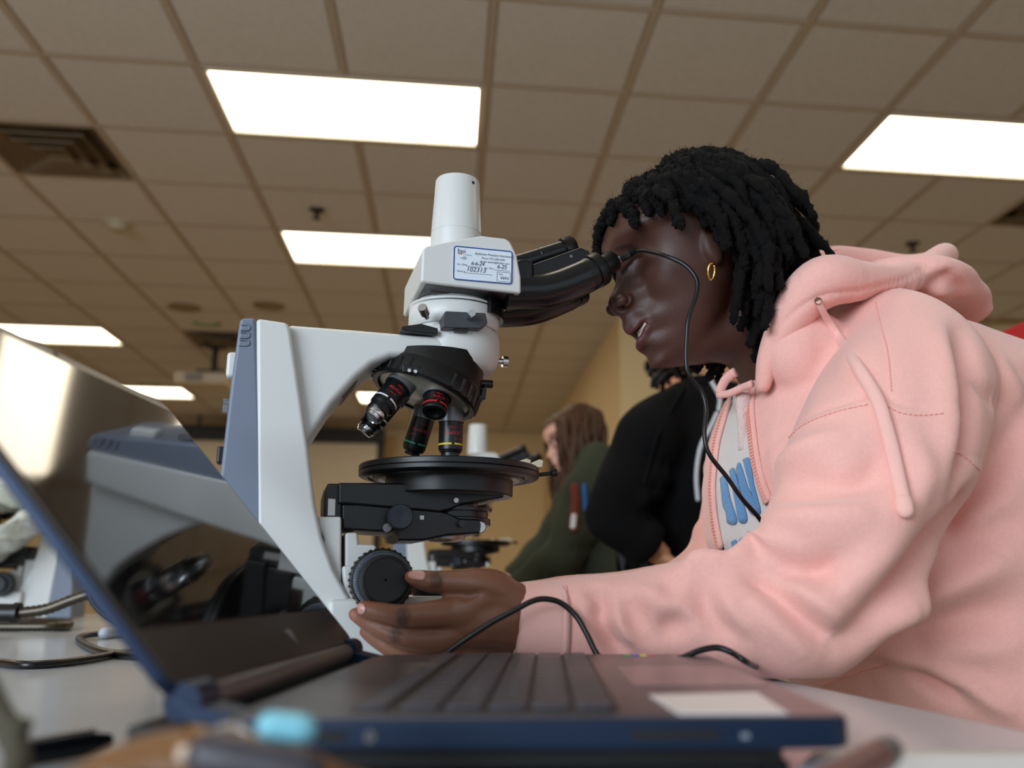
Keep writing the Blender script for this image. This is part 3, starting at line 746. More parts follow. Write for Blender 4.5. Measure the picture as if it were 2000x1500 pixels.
# --- foot
fp = pl([(640, 1172), (760, 1165), (880, 1164), (985, 1160), (1012, 1164), (1026, 1180), (1030, 1283), (640, 1283)], -.056)
fp = low(fp)
mk('foot', prism(fp, -.062, .062), M_ivory, S_, bevel=.006)
zfoot = fp[3][1]
mk('field_lens', lathe([(.030, zfoot - .004), (.030, zfoot + .012), (.026, zfoot + .014), (.026, zfoot + .008), (.001, zfoot + .009)], n=40), M_blk, S_, smooth=35)
for x, y in ((-.12, -.045), (-.12, .045), (fp[-2][0] - .02, -.045), (fp[-2][0] - .02, .045)): mk('rubber_foot', lathe([(.009, 0), (.009, .003)], (x, y, 0), n=16), M_rub, S_)
mk('switch_plate', prism(pl([(640, 1222), (656, 1222), (656, 1262), (640, 1262)], -.062), -.0632, -.06), mat('switch_grey', srgb(150, 158, 168), .4), S_, bevel=.001)
# --- focus knobs, both sides
for sg in (-1, 1):
    q = loc_on(750, 1133, -.088); yb = -.046
    ko = np.array([q[0], sg * .046, q[2]]); ax = (0, sg, 0)
    ck_ = mk('coarse_focus_knob', lathe([(.018, 0), (.018, .010), (.0245, .012), (.0252, .014), (.0252, .030), (.0243, .0315), (.0225, .032)], ko, ax, 64), M_blks, S_, smooth=35)
    for k in range(32):
        t = 2 * math.pi * k / 32; c = ko + np.array([math.cos(t) * .0251, sg * .016, math.sin(t) * .0251])
        mk('grip_rib', tube([c, c + np.array([0, sg * .012, 0])], .0013, 5), M_rub, ck_, smooth=60)
    mk('graduated_ring', lathe([(.0232, .0315), (.0216, .0385), (.0200, .0388)], ko, ax, 64, cap0=False, cap1=False), mat('scale_grey', srgb(74, 82, 96), .35, metal=.3), ck_, smooth=35)
    tk = []
    for k in range(72):
        t = 2 * math.pi * k / 72; L_ = .0055 if k % 6 == 0 else .0030
        for w in (1,):
            c0, s0 = math.cos(t), math.sin(t); dx = np.array([-s0, 0, c0]) * .00016
            a = ko + np.array([c0 * .0231, sg * .0324, s0 * .0231]); b = a + (np.array([c0 * .0216, sg * .0387, s0 * .0216]) - np.array([c0 * .0231, sg * .0324, s0 * .0231])) * (L_ / .0065)
            off = np.array([c0, sg * .25, s0]) * .0002
            tk.append(([a - dx + off, a + dx + off, b + dx + off, b - dx + off], [(0, 1, 2, 3)]))
    mk('scale_marks', join(*tk), M_whitep, ck_, smooth=None)
    mk('fine_focus_knob', lathe([(.0195, .030), (.0198, .040), (.0195, .0535), (.0185, .0545), (.0172, .0548), (.0168, .0538), (.001, .0536)], ko, ax, 64, cap1=False), M_rub, S_, smooth=35)
KNOB = m2w(loc_on(757, 1133, -.1))
# ================================================================== person in the pink hoodie
def bl(px, py, yl): return loc_on(px, py, yl)          # bench-frame point
def interp(x, xs, ys): return np.interp(x, xs, ys)
TAU = math.radians(20)
HO = loc_on(1350, 540, 0.0)
HU = np.array([-math.sin(TAU), 0, math.cos(TAU)]); HF = np.array([-math.cos(TAU), 0, -math.sin(TAU)]); HY = np.array([0, 1.0, 0])
def hfu(px, py):
    d = loc_on(px, py, 0) - HO; return d @ HF, d @ HU
def head2b(f, y, u): return HO + HF * f + HY * y + HU * u

PROFILE = [hfu(*p) for p in [(1284, 735), (1275, 725), (1269, 712), (1267, 702), (1263, 694), (1255, 690.5), (1248, 687), (1243.5, 679), (1242.5, 670), (1244, 662),
    (1238, 657), (1230, 653), (1224, 648), (1218, 642), (1216, 634), (1215, 625), (1214, 618.5), (1208, 617), (1197, 612), (1190, 605), (1187, 594), (1189, 582), (1197, 566), (1202, 551), (1203, 537), (1198, 522), (1189, 508), (1184.5, 490), (1184, 470), (1188, 447), (1196, 425)]]
BSU = [-.083, -.070, -.055, -.035, -.013, .010, .030, .042, .052]
BSF = [.050, .0575, .0610, .0640, .0655, .0655, .0660, .0672, .0680]
def head_surface(prof, slices, nose_sig=.0125, nt=72, nu=120, base_fix=True, nose=1.0):
    """prof: midline (f, u) from chin to hairline; slices: u, half width, back f; closed skin of a head"""
    prof = sorted(prof, key=lambda q: q[1])
    pu = np.array([q[1] for q in prof]); pf = np.array([q[0] for q in prof])
    us = np.linspace(slices[0][0], slices[-1][0], nu)
    su = [s[0] for s in slices]
    rings = []
    for u in us:
        w = interp(u, su, [s[1] for s in slices]); fb = interp(u, su, [s[2] for s in slices])
        if u <= pu[-1]: ff = interp(u, pu, pf)
        else: ff = interp(u, [pu[-1], pu[-1] + .012, su[-1] - .006, su[-1]], [pf[-1], pf[-1] - .014, slices[-1][3] + .02, slices[-1][3]])
        # the cheeks follow a plain face curve; nose, lips and chin stand out from it near the midline only
        bf = min(ff, 9) if not base_fix else interp(u, BSU, BSF) if u < .052 else ff
        fm = fb + (bf - fb) * interp(u, [su[0], -.03, .03, su[-1]], [.5, .42, .44, .5])
        nf = interp(u, [-.078, -.05, -.03, .0, .05, .1], [2.0, 2.1, 2.2, 2.3, 2.45, 2.1])
        ring = []
        for k in range(nt):
            t = 2 * math.pi * k / nt; c, s = math.cos(t), math.sin(t)
            n = nf if c > 0 else 2.1
            a = (bf - fm) if c > 0 else (fm - fb)
            q = (abs(c) ** n + abs(s) ** n) ** (-1 / n)
            f = fm + a * c * q; y = w * s * q
            if c > 0 and ff != bf:
                sg = interp(u, [-.080, -.066, -.050, -.030, -.018, -.0135, -.002, .008, .024, .036, .05], [.026, .024, .022, .023, .0160, .0142, .0152, .0108, .0080, .020, .04])
                f += (ff - bf) * math.exp(-(abs(y) / sg) ** interp(u, [-.03, -.016, .02, .036], [2.0, 2.6, 2.4, 2.0]))
            ring.append((f, y, u))
        rings.append(ring)
    return loft(rings)
SL = [(-.0810, .014, .034, 0), (-.0755, .026, .020, 0), (-.064, .037, .004, 0), (-.050, .047, -.012, 0), (-.032, .055, -.028, 0), (-.012, .060, -.042, 0), (.008, .066, -.064, 0), (.032, .071, -.088, 0), (.055, .0735, -.098, 0), (.078, .070, -.096, 0), (.094, .060, -.086, 0), (.104, .045, -.068, 0), (.111, .022, -.045, -.02)]
hm = xf(head_surface(PROFILE, SL), lambda p: head2b(*p))
skin = [hm]
mir = lambda p: np.array([p[0], -p[1], p[2]])
# alae of the nose
for sg in (-1, 1):
    skin.append(xf(ball((0, 0, 0), 1, 16, 10), lambda p, sg=sg: bl(1219, 588, -.0138) * np.array([1, -sg, 1]) + HF * p[0] * .0100 + HY * p[1] * .0066 + HU * p[2] * .0080))
# neck, throat, submental
skin.append(tube([bl(1400, 520, 0), bl(1462, 618, 0), bl(1530, 705, 0), bl(1590, 790, 0)], [.045, .050, .052, .06], 28, m=5))
skin.append(xf(tube([bl(1296, 699, 0), bl(1318, 688, 0), bl(1350, 672, 0), bl(1388, 658, 0), bl(1440, 645, 0)], [.0125, .0165, .0235, .0280, .038], 24, m=5, roundcap=True), lambda p: p * np.array([1, 1.3, 1])))
# ear
for sg in (-1, 1):
    E = [mir(bl(x, y, yl)) if sg > 0 else bl(x, y, yl) for x, y, yl in ((1384, 519, -.068), (1396, 508, -.071), (1409, 480, -.077), (1408, 452, -.078), (1393, 444, -.074), (1383, 462, -.070))]
    skin.append(xf(ball((0, 0, 0), 1, 14, 8), lambda p, sg=sg: (bl(1391, 482, -.066) * np.array([1, -sg, 1])) + HF * p[0] * .011 + HY * p[1] * .007 + HU * p[2] * .021))

# ---- hands (drawn for the near, left hand; the right one mirrors it on the other focus knob)
KS = np.array([.0, .0, .0])
def finger(js, fl=None): return tube([bl(x, y, yl) for x, y, yl, r in js], [r for *_, r in js], 16, m=6, roundcap=True)
px = 1 / 2330.0
HAND = [finger([(1030, 1212, -.118, .0235), (990, 1208, -.120, .0240), (945, 1203, -.119, .0250), (905, 1212, -.113, .0225), (880, 1218, -.110, .016)]),
    finger([(1000, 1185, -.124, .0200), (955, 1170, -.126, .0190), (915, 1190, -.126, .0165), (885, 1196, -.123, .0140)]),
    finger([(1000, 1232, -.110, .0180), (950, 1240, -.108, .0185), (905, 1250, -.106, .0160), (870, 1256, -.104, .0120)]),
    # thumb
    finger([(995, 1178, -.124, .0175), (962, 1152, -.130, .0160), (930, 1141, -.131, .0125), (895, 1138, -.127, .0096), (866, 1137, -.122, .0092), (842, 1136, -.117, .0086), (818, 1131, -.1125, .0074), (803, 1127, -.110, .0056)]),
    # index, middle, ring, little
    finger([(950, 1190, -.122, .0150), (903, 1194, -.125, .0128), (850, 1199, -.126, .0108), (800, 1204, -.122, .0096), (765, 1201, -.113, .0086), (735, 1194, -.105, .0076), (711, 1188, -.1005, .0062)]),
    finger([(950, 1222, -.116, .0145), (900, 1236, -.119, .0125), (848, 1250, -.119, .0104), (800, 1247, -.115, .0094), (758, 1233, -.105, .0084), (722, 1216, -.095, .0074), (694, 1200, -.088, .0056)]),
    finger([(950, 1245, -.108, .0135), (905, 1264, -.110, .0115), (855, 1281, -.110, .0096), (805, 1279, -.105, .0088), (765, 1264, -.095, .0080), (735, 1247, -.085, .0070), (715, 1234, -.079, .0055)]),
    finger([(950, 1262, -.100, .0125), (910, 1283, -.101, .0100), (865, 1300, -.099, .0082), (820, 1302, -.094, .0075), (790, 1292, -.086, .0068), (768, 1280, -.079, .0052)])]
flip = lambda m: (m[0], [tuple(reversed(q)) for q in m[1]])
ARM = [(1030, 1212, -.118, .022), (1100, 1214, -.122, .021), (1200, 1212, -.132, .018), (1400, 1203, -.160, .019), (1540, 1198, -.180, .020), (1640, 1080, -.186, .030), (1700, 940, -.175, .034), (1750, 800, -.145, .036), (1690, 750, -.08, .045), (1600, 770, -.01, .05)]
FSL = [(1003, 1216, .118, .0285), (1040, 1192, .118, .0300), (1100, 1190, .122, .0335), (1180, 1184, .130, .0355), (1260, 1174, .140, .0380), (1340, 1162, .155, .0420), (1405, 1120, .165, .0480), (1442, 1050, .168, .0520), (1462, 970, .162, .0560), (1482, 890, .148, .0600), (1515, 820, .120, .0620), (1570, 760, .075, .0600)]
arm_m = tube([bl(x, y, yl) for x, y, yl, r in ARM], [r for *_, r in ARM], 20, m=6)
near_side = HAND + [arm_m]
_w0 = mir(bl(1030, 1212, -.118))
far_arm = tube([_w0] + [bl(x, y, yl) for x, y, yl, r in FSL[2:]] , [.022] + [r * .55 for *_, r in FSL[2:]], 20, m=5)
skin += near_side + [flip(xf(m, mir)) for m in HAND] + [far_arm]
HIP = np.array([.92, 0, -.12])
skin.append(tube([bl(1590, 780, 0), bl(1760, 900, 0), bl(1950, 1150, 0), HIP], [.07, .10, .10, .11], 24, m=5))
BV, BF = remesh(join(*skin), .00165, smooth=6, fac=.5)
_t = np.array([bl(1300, 705, 0), bl(1340, 690, 0), bl(1390, 680, 0), bl(1440, 690, 0), bl(1400, 620, -.05), bl(1400, 620, .05), bl(1420, 560, -.05), bl(1420, 560, .05)])
_w = np.exp(-((BV[:, None] - _t[None]) ** 2).sum(2).min(1) / .032 ** 2) * (BV[:, 0] > bl(1285, 700, 0)[0])
BV = laplace(BV, BF, 60, .5, _w)
BV = m2w(BV)
N_ = vnormals(BV, BF)
bvh = BVHTree.FromPolygons(BV.tolist(), BF)
hp_ = lambda pts, m=8: hit_path(bvh, pts, m)
def head_w(f, y, u): return m2w(head2b(f, y, u))
L = []
for sg in (-1, 1):
    L += [(np.array([head_w(.060, sg * .030, .034)]), .014, -.007, 0), (np.array([head_w(.063, sg * .016, .030)]), .007, -.004, 0),     # socket
          (np.array([head_w(.062, sg * .034, .028)]), .0085, .0055, 0),                                                             # lid over the eye
          (np.array([head_w(.070, sg * t, .047 + .002 * math.sin(t * 60)) for t in np.linspace(.010, .045, 8)]), .006, .0022, 0),   # brow ridge
          (np.array([head_w(.050, sg * .044, .004), head_w(.055, sg * .038, -.004)]), .016, .0045, 0),                              # cheek, raised by the smile
          ]
for pts, r, a in (([(1218, 640), (1230, 650), (1244, 640), (1259, 625)], .0040, .0018), ([(1245, 672), (1250, 668), (1258, 650), (1262, 636)], .0048, .0030),
                  ([(1236, 657), (1246, 649), (1255, 637), (1260, 628)], .0032, -.0085), ([(1240, 660), (1249, 654), (1257, 641)], .0030, -.0060),
                  ([(1256, 695), (1262, 690), (1275, 682)], .006, -.0025),
                  ([(1216, 533), (1228, 519), (1242, 507), (1252, 500)], .0020, -.0022), ([(1219, 525), (1230, 512), (1244, 502)], .0028, .0012),
                  ([(1222, 596), (1229, 586), (1226, 578), (1218, 573)], .0022, -.0022),
                  # hand: knuckle creases, finger boundaries
                  ([(845, 1120), (849, 1137), (845, 1155)], .0014, -.0009), ([(852, 1119), (857, 1137), (852, 1156)], .0016, -.0010), ([(838, 1121), (841, 1137), (838, 1152)], .0012, -.0007),
                  ([(782, 1190), (786, 1205), (782, 1220)], .0016, -.0008), ([(792, 1190), (796, 1205), (792, 1222)], .0016, -.0008), ([(770, 1232), (774, 1246), (772, 1258)], .0016, -.0008),
                  ([(720, 1212), (756, 1224), (790, 1230), (850, 1229)], .0022, -.0018), ([(746, 1252), (782, 1265), (850, 1272)], .0022, -.0018),
                  ([(940, 1156), (915, 1164), (895, 1163)], .003, -.003), ([(985, 1160), (960, 1185), (930, 1200)], .010, -.002)):
    P = hp_(pts)
    if P is not None: L.append((P, r, a))
TEETH = hp_([(1239, 656), (1246, 648), (1252, 640), (1258, 631)], 4)
TEETH = TEETH - m2w(HF * .0042) + M0
BV = strokes(BV, BF, L)
_hb = (BV - M0) @ np.array([MX, MY, [0, 0, 1]]).T - HO
_f, _y, _u = _hb @ HF, _hb[:, 1], _hb @ HU
_m = np.clip((np.abs(_y) - .024) / .012, 0, 1) * np.clip((.062 - _u) / .01, 0, 1) * np.clip((_u + .085) / .01, 0, 1) * np.clip((.062 - np.abs(_y)) / .01, 0, 1) * (_hb[:, 0] < .12)
_m = _m * (1 - np.exp(-((_u - .030) / .012) ** 2 - ((np.abs(_y) - .032) / .014) ** 2) * .85)
BV = laplace(BV, BF, 45, .5, _m)
_m2 = np.clip((_u - .046) / .006, 0, 1) * (_f > .0) * (_hb[:, 0] < .12)
BV = laplace(BV, BF, 30, .5, _m2)
bvh = BVHTree.FromPolygons(BV.tolist(), BF); L2 = []
hp_ = lambda pts, m=8: hit_path(bvh, pts, m)
for pts, r, a in (([(1207, 605), (1213, 603), (1218, 601)], .0030, -.0065), ([(1224, 598), (1229, 588), (1227, 578), (1220, 572)], .0026, -.0019), ([(1211, 588), (1217, 583), (1221, 588)], .0045, .0016),
                  ([(1226, 592), (1240, 601), (1262, 613), (1276, 640)], .0065, -.0017), ([(1218, 641), (1229, 650), (1243, 640), (1258, 626)], .0034, .0016), ([(1243, 680), (1248, 668), (1258, 648), (1263, 634)], .0036, .0022), ([(1252, 690), (1260, 684), (1272, 672)], .0050, -.0022)):
    P = hp_(pts)
    if P is not None: L2.append((P, r, a))
BV = strokes(BV, BF, L2); bvh = BVHTree.FromPolygons(BV.tolist(), BF)
# colour of the skin itself: lips, nails, darker knuckles, lighter finger pads
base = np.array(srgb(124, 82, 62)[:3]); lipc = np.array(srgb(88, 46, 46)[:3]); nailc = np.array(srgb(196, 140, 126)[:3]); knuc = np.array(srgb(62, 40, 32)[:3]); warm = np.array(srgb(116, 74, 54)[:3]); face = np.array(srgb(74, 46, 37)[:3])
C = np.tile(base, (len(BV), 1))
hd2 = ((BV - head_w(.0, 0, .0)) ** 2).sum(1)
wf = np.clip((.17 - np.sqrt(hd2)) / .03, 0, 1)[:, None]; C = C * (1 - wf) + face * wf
_hb = (BV - M0) @ np.array([MX, MY, [0, 0, 1]]).T - HO
_f, _y, _u = _hb @ HF, _hb[:, 1], _hb @ HU
def hairline(f, y): return np.interp(f, [-.12, -.06, -.045, -.03, -.012, .004, .03, .06], [-.045, -.045, -.030, .0, .036, .052, .070, .078])
_sc = (_u > hairline(_f, _y) + .002) & (_hb[:, 0] < .16) & (np.abs(_y) < .074); C[_sc] = srgb(20, 16, 15)[:3]
def paint(P, r, col, k=1.0):
    global C
    P = np.asarray(P, float); I = np.where(((BV - P.mean(0)) ** 2).sum(1) < (r * 2 + np.ptp(P, axis=0).max() + .01) ** 2)[0]
    d = np.sqrt(((BV[I][:, None] - P[None]) ** 2).sum(2).min(1)); w = (k * np.clip(1.6 - 1.6 * d / r, 0, 1))[:, None]
    C[I] = C[I] * (1 - w) + col * w
for pts, r, c, k in (([(1219, 642), (1231, 650), (1246, 640), (1258, 627)], .0052, lipc, .9), ([(1245, 682), (1246, 670), (1254, 656), (1262, 638)], .0065, lipc, .9),
                     ([(850, 1125), (855, 1137), (850, 1150)], .0065, knuc, .75), ([(786, 1196), (788, 1206), (786, 1214)], .007, knuc, .7), ([(772, 1238), (774, 1246)], .007, knuc, .7),
                     ([(806, 1145), (830, 1151), (860, 1156)], .0040, warm, .8), ([(798, 1128), (801, 1134)], .0045, np.array(srgb(150, 88, 66)[:3]), .9), ([(702, 1180), (708, 1176), (730, 1181)], .0035, np.array(srgb(140, 84, 64)[:3]), .8), ([(688, 1198), (690, 1206)], .004, np.array(srgb(150, 96, 78)[:3]), .9),
                     ([(1206, 487), (1216, 483), (1228, 482), (1242, 486)], .0038, np.array(srgb(38, 26, 22)[:3]), .75), ([(1217, 533), (1228, 520), (1242, 508), (1253, 500)], .0018, np.array(srgb(18, 12, 11)[:3]), .95)):
    P = hp_(pts)
    if P is not None: paint(P, r, c, k)
P1 = root('person', tuple(m2w(np.array([.80, 0, 0.0]))[:2]) + (0,), 'person in a pink hoodie leaning over to look into the microscope, turning its focus knob', 'person')
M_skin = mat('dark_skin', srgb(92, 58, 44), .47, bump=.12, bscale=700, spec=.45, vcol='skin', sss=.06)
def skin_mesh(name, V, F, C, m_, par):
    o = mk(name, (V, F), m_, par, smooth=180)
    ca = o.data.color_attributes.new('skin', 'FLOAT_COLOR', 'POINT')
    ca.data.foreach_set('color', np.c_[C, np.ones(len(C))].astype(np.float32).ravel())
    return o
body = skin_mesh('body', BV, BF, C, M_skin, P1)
bvh = BVHTree.FromPolygons(BV.tolist(), BF)
hp_ = lambda pts, m=8: hit_path(bvh, pts, m)
def camdir(P): d = CAM - np.asarray(P); return d / np.linalg.norm(d)
# thumb nail and finger nails: thin curved plates on the finger tips
M_nail = mat('finger_nail', srgb(200, 146, 134), .25, spec=.6)
def patch(poly, off, nm, m_, par, bv, inner=6, thick=.0005):
    """a thin plate laid on a surface: outline measured on the photograph, filled as a fan of rings"""
    poly = np.array(poly, float); c = poly.mean(0); rings = []
    out = smooth_path(np.vstack([poly, poly[:1]]), 4)[:-1]
    for k in range(inner, 0, -1):
        ring = []
        for q in out:
            x, y = c + (q - c) * k / inner
            h = bv.ray_cast(Vector(CAM), Vector(ray(x, y)).normalized())
            if h[0] is None: return None
            ring.append(np.array(h[0]) + np.array(h[1]) * off)
        rings.append(ring)
    v, f = loft(rings, cap=False)
    n = len(rings[0]); f = list(f) + [tuple(range(len(v) - n, len(v)))]
    o = mk(nm, (v, f), m_, par, smooth=40)
    sd = o.modifiers.new('t', 'SOLIDIFY'); sd.thickness = thick; sd.offset = 0
    return o
patch([(797, 1120), (806, 1115.5), (822, 1115), (830, 1119), (830, 1128), (824, 1133), (808, 1131), (799, 1127)], .0004, 'nail', M_nail, body, bvh)
patch([(699, 1183), (704, 1179), (712, 1182), (714, 1192), (709, 1199), (701, 1197)], .0004, 'nail', M_nail, body, bvh)
# teeth: two curved rows set back inside the lips
teeth = []
M_tooth = mat('tooth_enamel', srgb(205, 186, 172), .3, sss=.1)
tm = []
TP = smooth_path(TEETH, 6); TP = np.array([TP[i] for i in np.linspace(0, len(TP) - 1, 8).astype(int)])
TB = (TP - M0) @ np.array([MX, MY, [0, 0, 1]]).T
TB = np.vstack([TB[::-1] , TB[1:] * np.array([1, -1, 1]) + np.array([0, 2 * TB[0][1], 0])])
for k in range(len(TB) - 1):
    a, b = TB[k], TB[k + 1]; c = (a + b) / 2; t = (b - a) * .42; h = HU * -.0042 + HF * -.0003; d = HF * -.003
    v = [c - t - h * .8, c + t - h * .8, c + t * .9 + h * .7, c - t * .9 + h * .7]; v += [q + d for q in v]
    tm.append((v, [(0, 1, 2, 3), (7, 6, 5, 4), (0, 4, 5, 1), (1, 5, 6, 2), (2, 6, 7, 3), (3, 7, 4, 0)]))
mk('teeth', xf(join(*tm), m2w), M_tooth, body, bevel=.0006, seg=2)
# eyelashes of the near eye
lash = []
for k in range(9):
    x, y = 1213 + k * 1.6, 531 - k * 1.4
    h = bvh.ray_cast(Vector(CAM), Vector(ray(x, y)).normalized())
    if h[0] is None: continue
    a = np.array(h[0]); lash.append(tube([a, a + m2w(np.array([-.002, -.001, -.003])) - M0 , a + m2w(np.array([-.004, -.0015, -.0045])) - M0], [.0003, .00025, .0001], 4))
if lash: mk('eyelashes', join(*lash), M_black, body, smooth=180)
# hoop earring
ec = mw(1388, 531, -.0765)
mk('hoop_earring', tube([ec + m2w(np.array([.0035 * math.cos(t) * 1.0, -.0015 - .002 * math.sin(t), .0078 * math.sin(t)])) - M0 for t in np.linspace(1.3, 2 * math.pi + .9, 26)], [.0011 + .0003 * (k % 2) for k in range(26)], 8), mat('gold', srgb(225, 170, 90), .22, metal=1), P1, smooth=180)
# ------------------------------------------------------------------ pink hoodie
def ring(Fp, Bp, hw, n=40, ex=2.05, yc=0.0):
    a, b = bl(*Fp, 0), bl(*Bp, 0); c = (a + b) / 2; d = (b - a) / 2; out = []
    for k in range(n):
        t = 2 * math.pi * k / n; cs, sn = math.cos(t), math.sin(t)
        q = (abs(cs) ** ex + abs(sn) ** ex) ** (-1 / ex)
        out.append(c - d * cs * q + np.array([0, hw * sn * q + yc, 0]))
    return out
TR = [((1470, 742), (1600, 585), .068), ((1432, 800), (1720, 610), .115), ((1412, 880), (1830, 650), .155), ((1404, 960), (1938, 695), .175), ((1412, 1060), (2030, 830), .185),
      ((1470, 1180), (2130, 920), .19), ((1560, 1300), (2190, 1100), .19), ((1630, 1395), (2240, 1290), .20), ((1700, 1480), (2280, 1460), .205), ((1760, 1560), (2310, 1560), .20)]
torso = loft([ring(*t) for t in TR])
SLEEVE = [(1003, 1216, -.118, .0285), (1040, 1217, -.119, .0310), (1075, 1217, -.121, .0315), (1100, 1216, -.122, .0345), (1160, 1214, -.128, .0380), (1230, 1212, -.136, .0400), (1320, 1204, -.148, .0435), (1400, 1200, -.160, .0480),
          (1480, 1196, -.172, .0530), (1555, 1190, -.182, .0570), (1610, 1130, -.186, .0640), (1655, 1040, -.184, .0700), (1700, 930, -.176, .0760), (1745, 830, -.160, .0790), (1775, 755, -.135, .0760), (1760, 690, -.100, .0640), (1700, 660, -.05, .055)]
sl = tube([bl(x, y, yl) for x, y, yl, r in SLEEVE], [r for *_, r in SLEEVE], 32, m=5)
flm = [mir(bl(*SLEEVE[0][:3]))] + [bl(x, y, yl) for x, y, yl, r in FSL[1:]]
slf = tube(flm, [r for *_, r in FSL], 32, m=5)
fill = xf(ball((0, 0, 0), 1, 20, 14), lambda p: bl(1580, 690, -.075) + p * np.array([.050, .034, .046]))
parts_ = [torso, sl, slf, fill]
HV, HFc = remesh(join(*parts_), .0034, smooth=10, fac=.5)
_el = bl(1585, 1225, -.18)
HV[:, 2] = np.maximum(HV[:, 2], .0015 + 0 * HV[:, 2]) if False else HV[:, 2]
low_ = (HV[:, 2] < .002) & (HV[:, 0] < .36)
HV[low_, 2] = .002
HV = m2w(HV)
hb = BVHTree.FromPolygons(HV.tolist(), HFc)
H = lambda pts, m=8: hit_path(hb, pts, m)
FOLDS = [
 # forearm
 ([(1500, 1088), (1580, 1113), (1650, 1098)], .012, -.009), ([(1432, 1098), (1480, 1062), (1525, 1075), (1575, 1100)], .011, .007), ([(1455, 1115), (1500, 1145), (1570, 1212), (1622, 1258)], .011, -.011),
 ([(1520, 1130), (1590, 1180), (1650, 1215)], .013, .006), ([(1470, 1160), (1530, 1215), (1590, 1275)], .014, .005), ([(1172, 1170), (1180, 1225), (1200, 1265), (1228, 1282)], .008, -.007), ([(1150, 1148), (1172, 1166), (1170, 1205)], .006, -.005),
 ([(1240, 1150), (1280, 1170), (1330, 1200), (1350, 1215)], .011, .0045), ([(1290, 1238), (1320, 1218), (1345, 1195)], .010, -.006), ([(1225, 1165), (1240, 1200), (1262, 1240)], .009, -.004), ([(1370, 1130), (1376, 1165), (1396, 1212), (1440, 1250)], .010, -.0055), ([(1335, 1112), (1370, 1100), (1420, 1098)], .012, .006),
 ([(1200, 1190), (1215, 1225), (1235, 1262)], .008, .004), ([(1405, 1160), (1430, 1195), (1470, 1235)], .009, .004), ([(1300, 1125), (1310, 1150), (1300, 1180)], .007, -.003), ([(1110, 1140), (1118, 1200), (1108, 1275)], .004, -.003),
 # upper arm and shoulder
 ([(1500, 884), (1528, 852), (1560, 822), (1600, 802), (1652, 786), (1700, 776), (1724, 776), (1760, 794), (1804, 798), (1852, 794), (1876, 808)], .0035, -.0030), ([(1505, 894), (1532, 862), (1562, 831), (1602, 811), (1654, 795), (1702, 785), (1724, 785), (1760, 803), (1804, 807), (1852, 803)], .0035, .0020),
 ([(1704, 586), (1716, 642), (1728, 690), (1736, 774)], .0025, -.0018), ([(1868, 866), (1900, 886), (1938, 920)], .0035, -.003), ([(1862, 876), (1894, 897), (1930, 930)], .0035, .002),
 ([(1880, 640), (1888, 720), (1888, 800), (1882, 870), (1862, 950)], .014, -.010), ([(2010, 790), (1950, 915), (1885, 985), (1860, 1030), (1800, 1105), (1715, 1205), (1640, 1265)], .016, -.016), ([(1840, 640), (1856, 720), (1858, 800), (1850, 880), (1830, 980)], .016, .006),
 ([(1512, 950), (1572, 936), (1636, 948), (1696, 926), (1722, 878)], .013, -.006), ([(1508, 912), (1580, 876), (1660, 852)], .014, .005), ([(1500, 982), (1560, 972), (1620, 982), (1684, 966), (1740, 930)], .010, -.004), ([(1494, 1005), (1556, 1018), (1628, 1000), (1700, 985)], .015, .007), ([(1560, 1050), (1640, 1040), (1740, 1000), (1790, 950)], .016, .004),
 ([(1640, 1150), (1720, 1085), (1790, 1000)], .016, .005), ([(1900, 700), (1930, 760), (1960, 800)], .012, -.004), ([(1940, 690), (1960, 740), (2000, 790)], .012, .004), ([(1780, 850), (1800, 920), (1790, 990)], .013, .004), ([(1600, 640), (1620, 720), (1640, 780)], .014, -.003),
 # front and lower body
 ([(1770, 1302), (1830, 1332), (1895, 1364)], .010, -.010), ([(1720, 1270), (1830, 1316), (1900, 1348), (1990, 1398)], .012, .008), ([(1605, 1332), (1680, 1306), (1745, 1287)], .003, -.003), ([(1875, 1025), (1935, 1062), (1990, 1105)], .003, -.003), ([(1700, 1225), (1780, 1180), (1880, 1130), (1990, 1090)], .02, .008), ([(1760, 1235), (1860, 1215), (1990, 1190)], .02, -.007),
 ([(1800, 1270), (1900, 1260), (2000, 1265)], .018, .005), ([(1820, 1120), (1900, 1060), (1990, 1010)], .014, -.005)]
HV = strokes(HV, HFc, [(H(p), r * .92, a * (2.1 if abs(a) >= .004 else 1.2)) for p, r, a in FOLDS if H(p) is not None])
# the far sleeve and front: gathers in the cloth
def far(pts, yl): return m2w(np.array([bl(x, y, yl) for x, y in pts]))
HV = strokes(HV, HFc, [(far([(1420, 870), (1375, 915), (1350, 960)], .16), .016, .008), (far([(1410, 960), (1370, 985), (1345, 1000)], .16), .014, -.008), (far([(1400, 1010), (1360, 1030), (1320, 1050)], .17), .014, .007), (far([(1390, 1075), (1340, 1072), (1300, 1090)], .16), .008, -.006)])
# soft irregularity of heavy fleece
ph = np.array([[31, 17, 23], [-19, 29, 13], [41, -11, 37], [23, 37, -29]])
HV = HV + vnormals(HV, HFc) * (np.sin(HV @ ph.T + np.array([0, 1, 2, 3])).sum(1) * .0007)[:, None]
HV = laplace(HV, HFc, 3, .5)
fl_ = (HV[:, 2] < TABLE_Z + .0015) & (HV[:, 0] < .32); HV[fl_, 2] = TABLE_Z + .0015
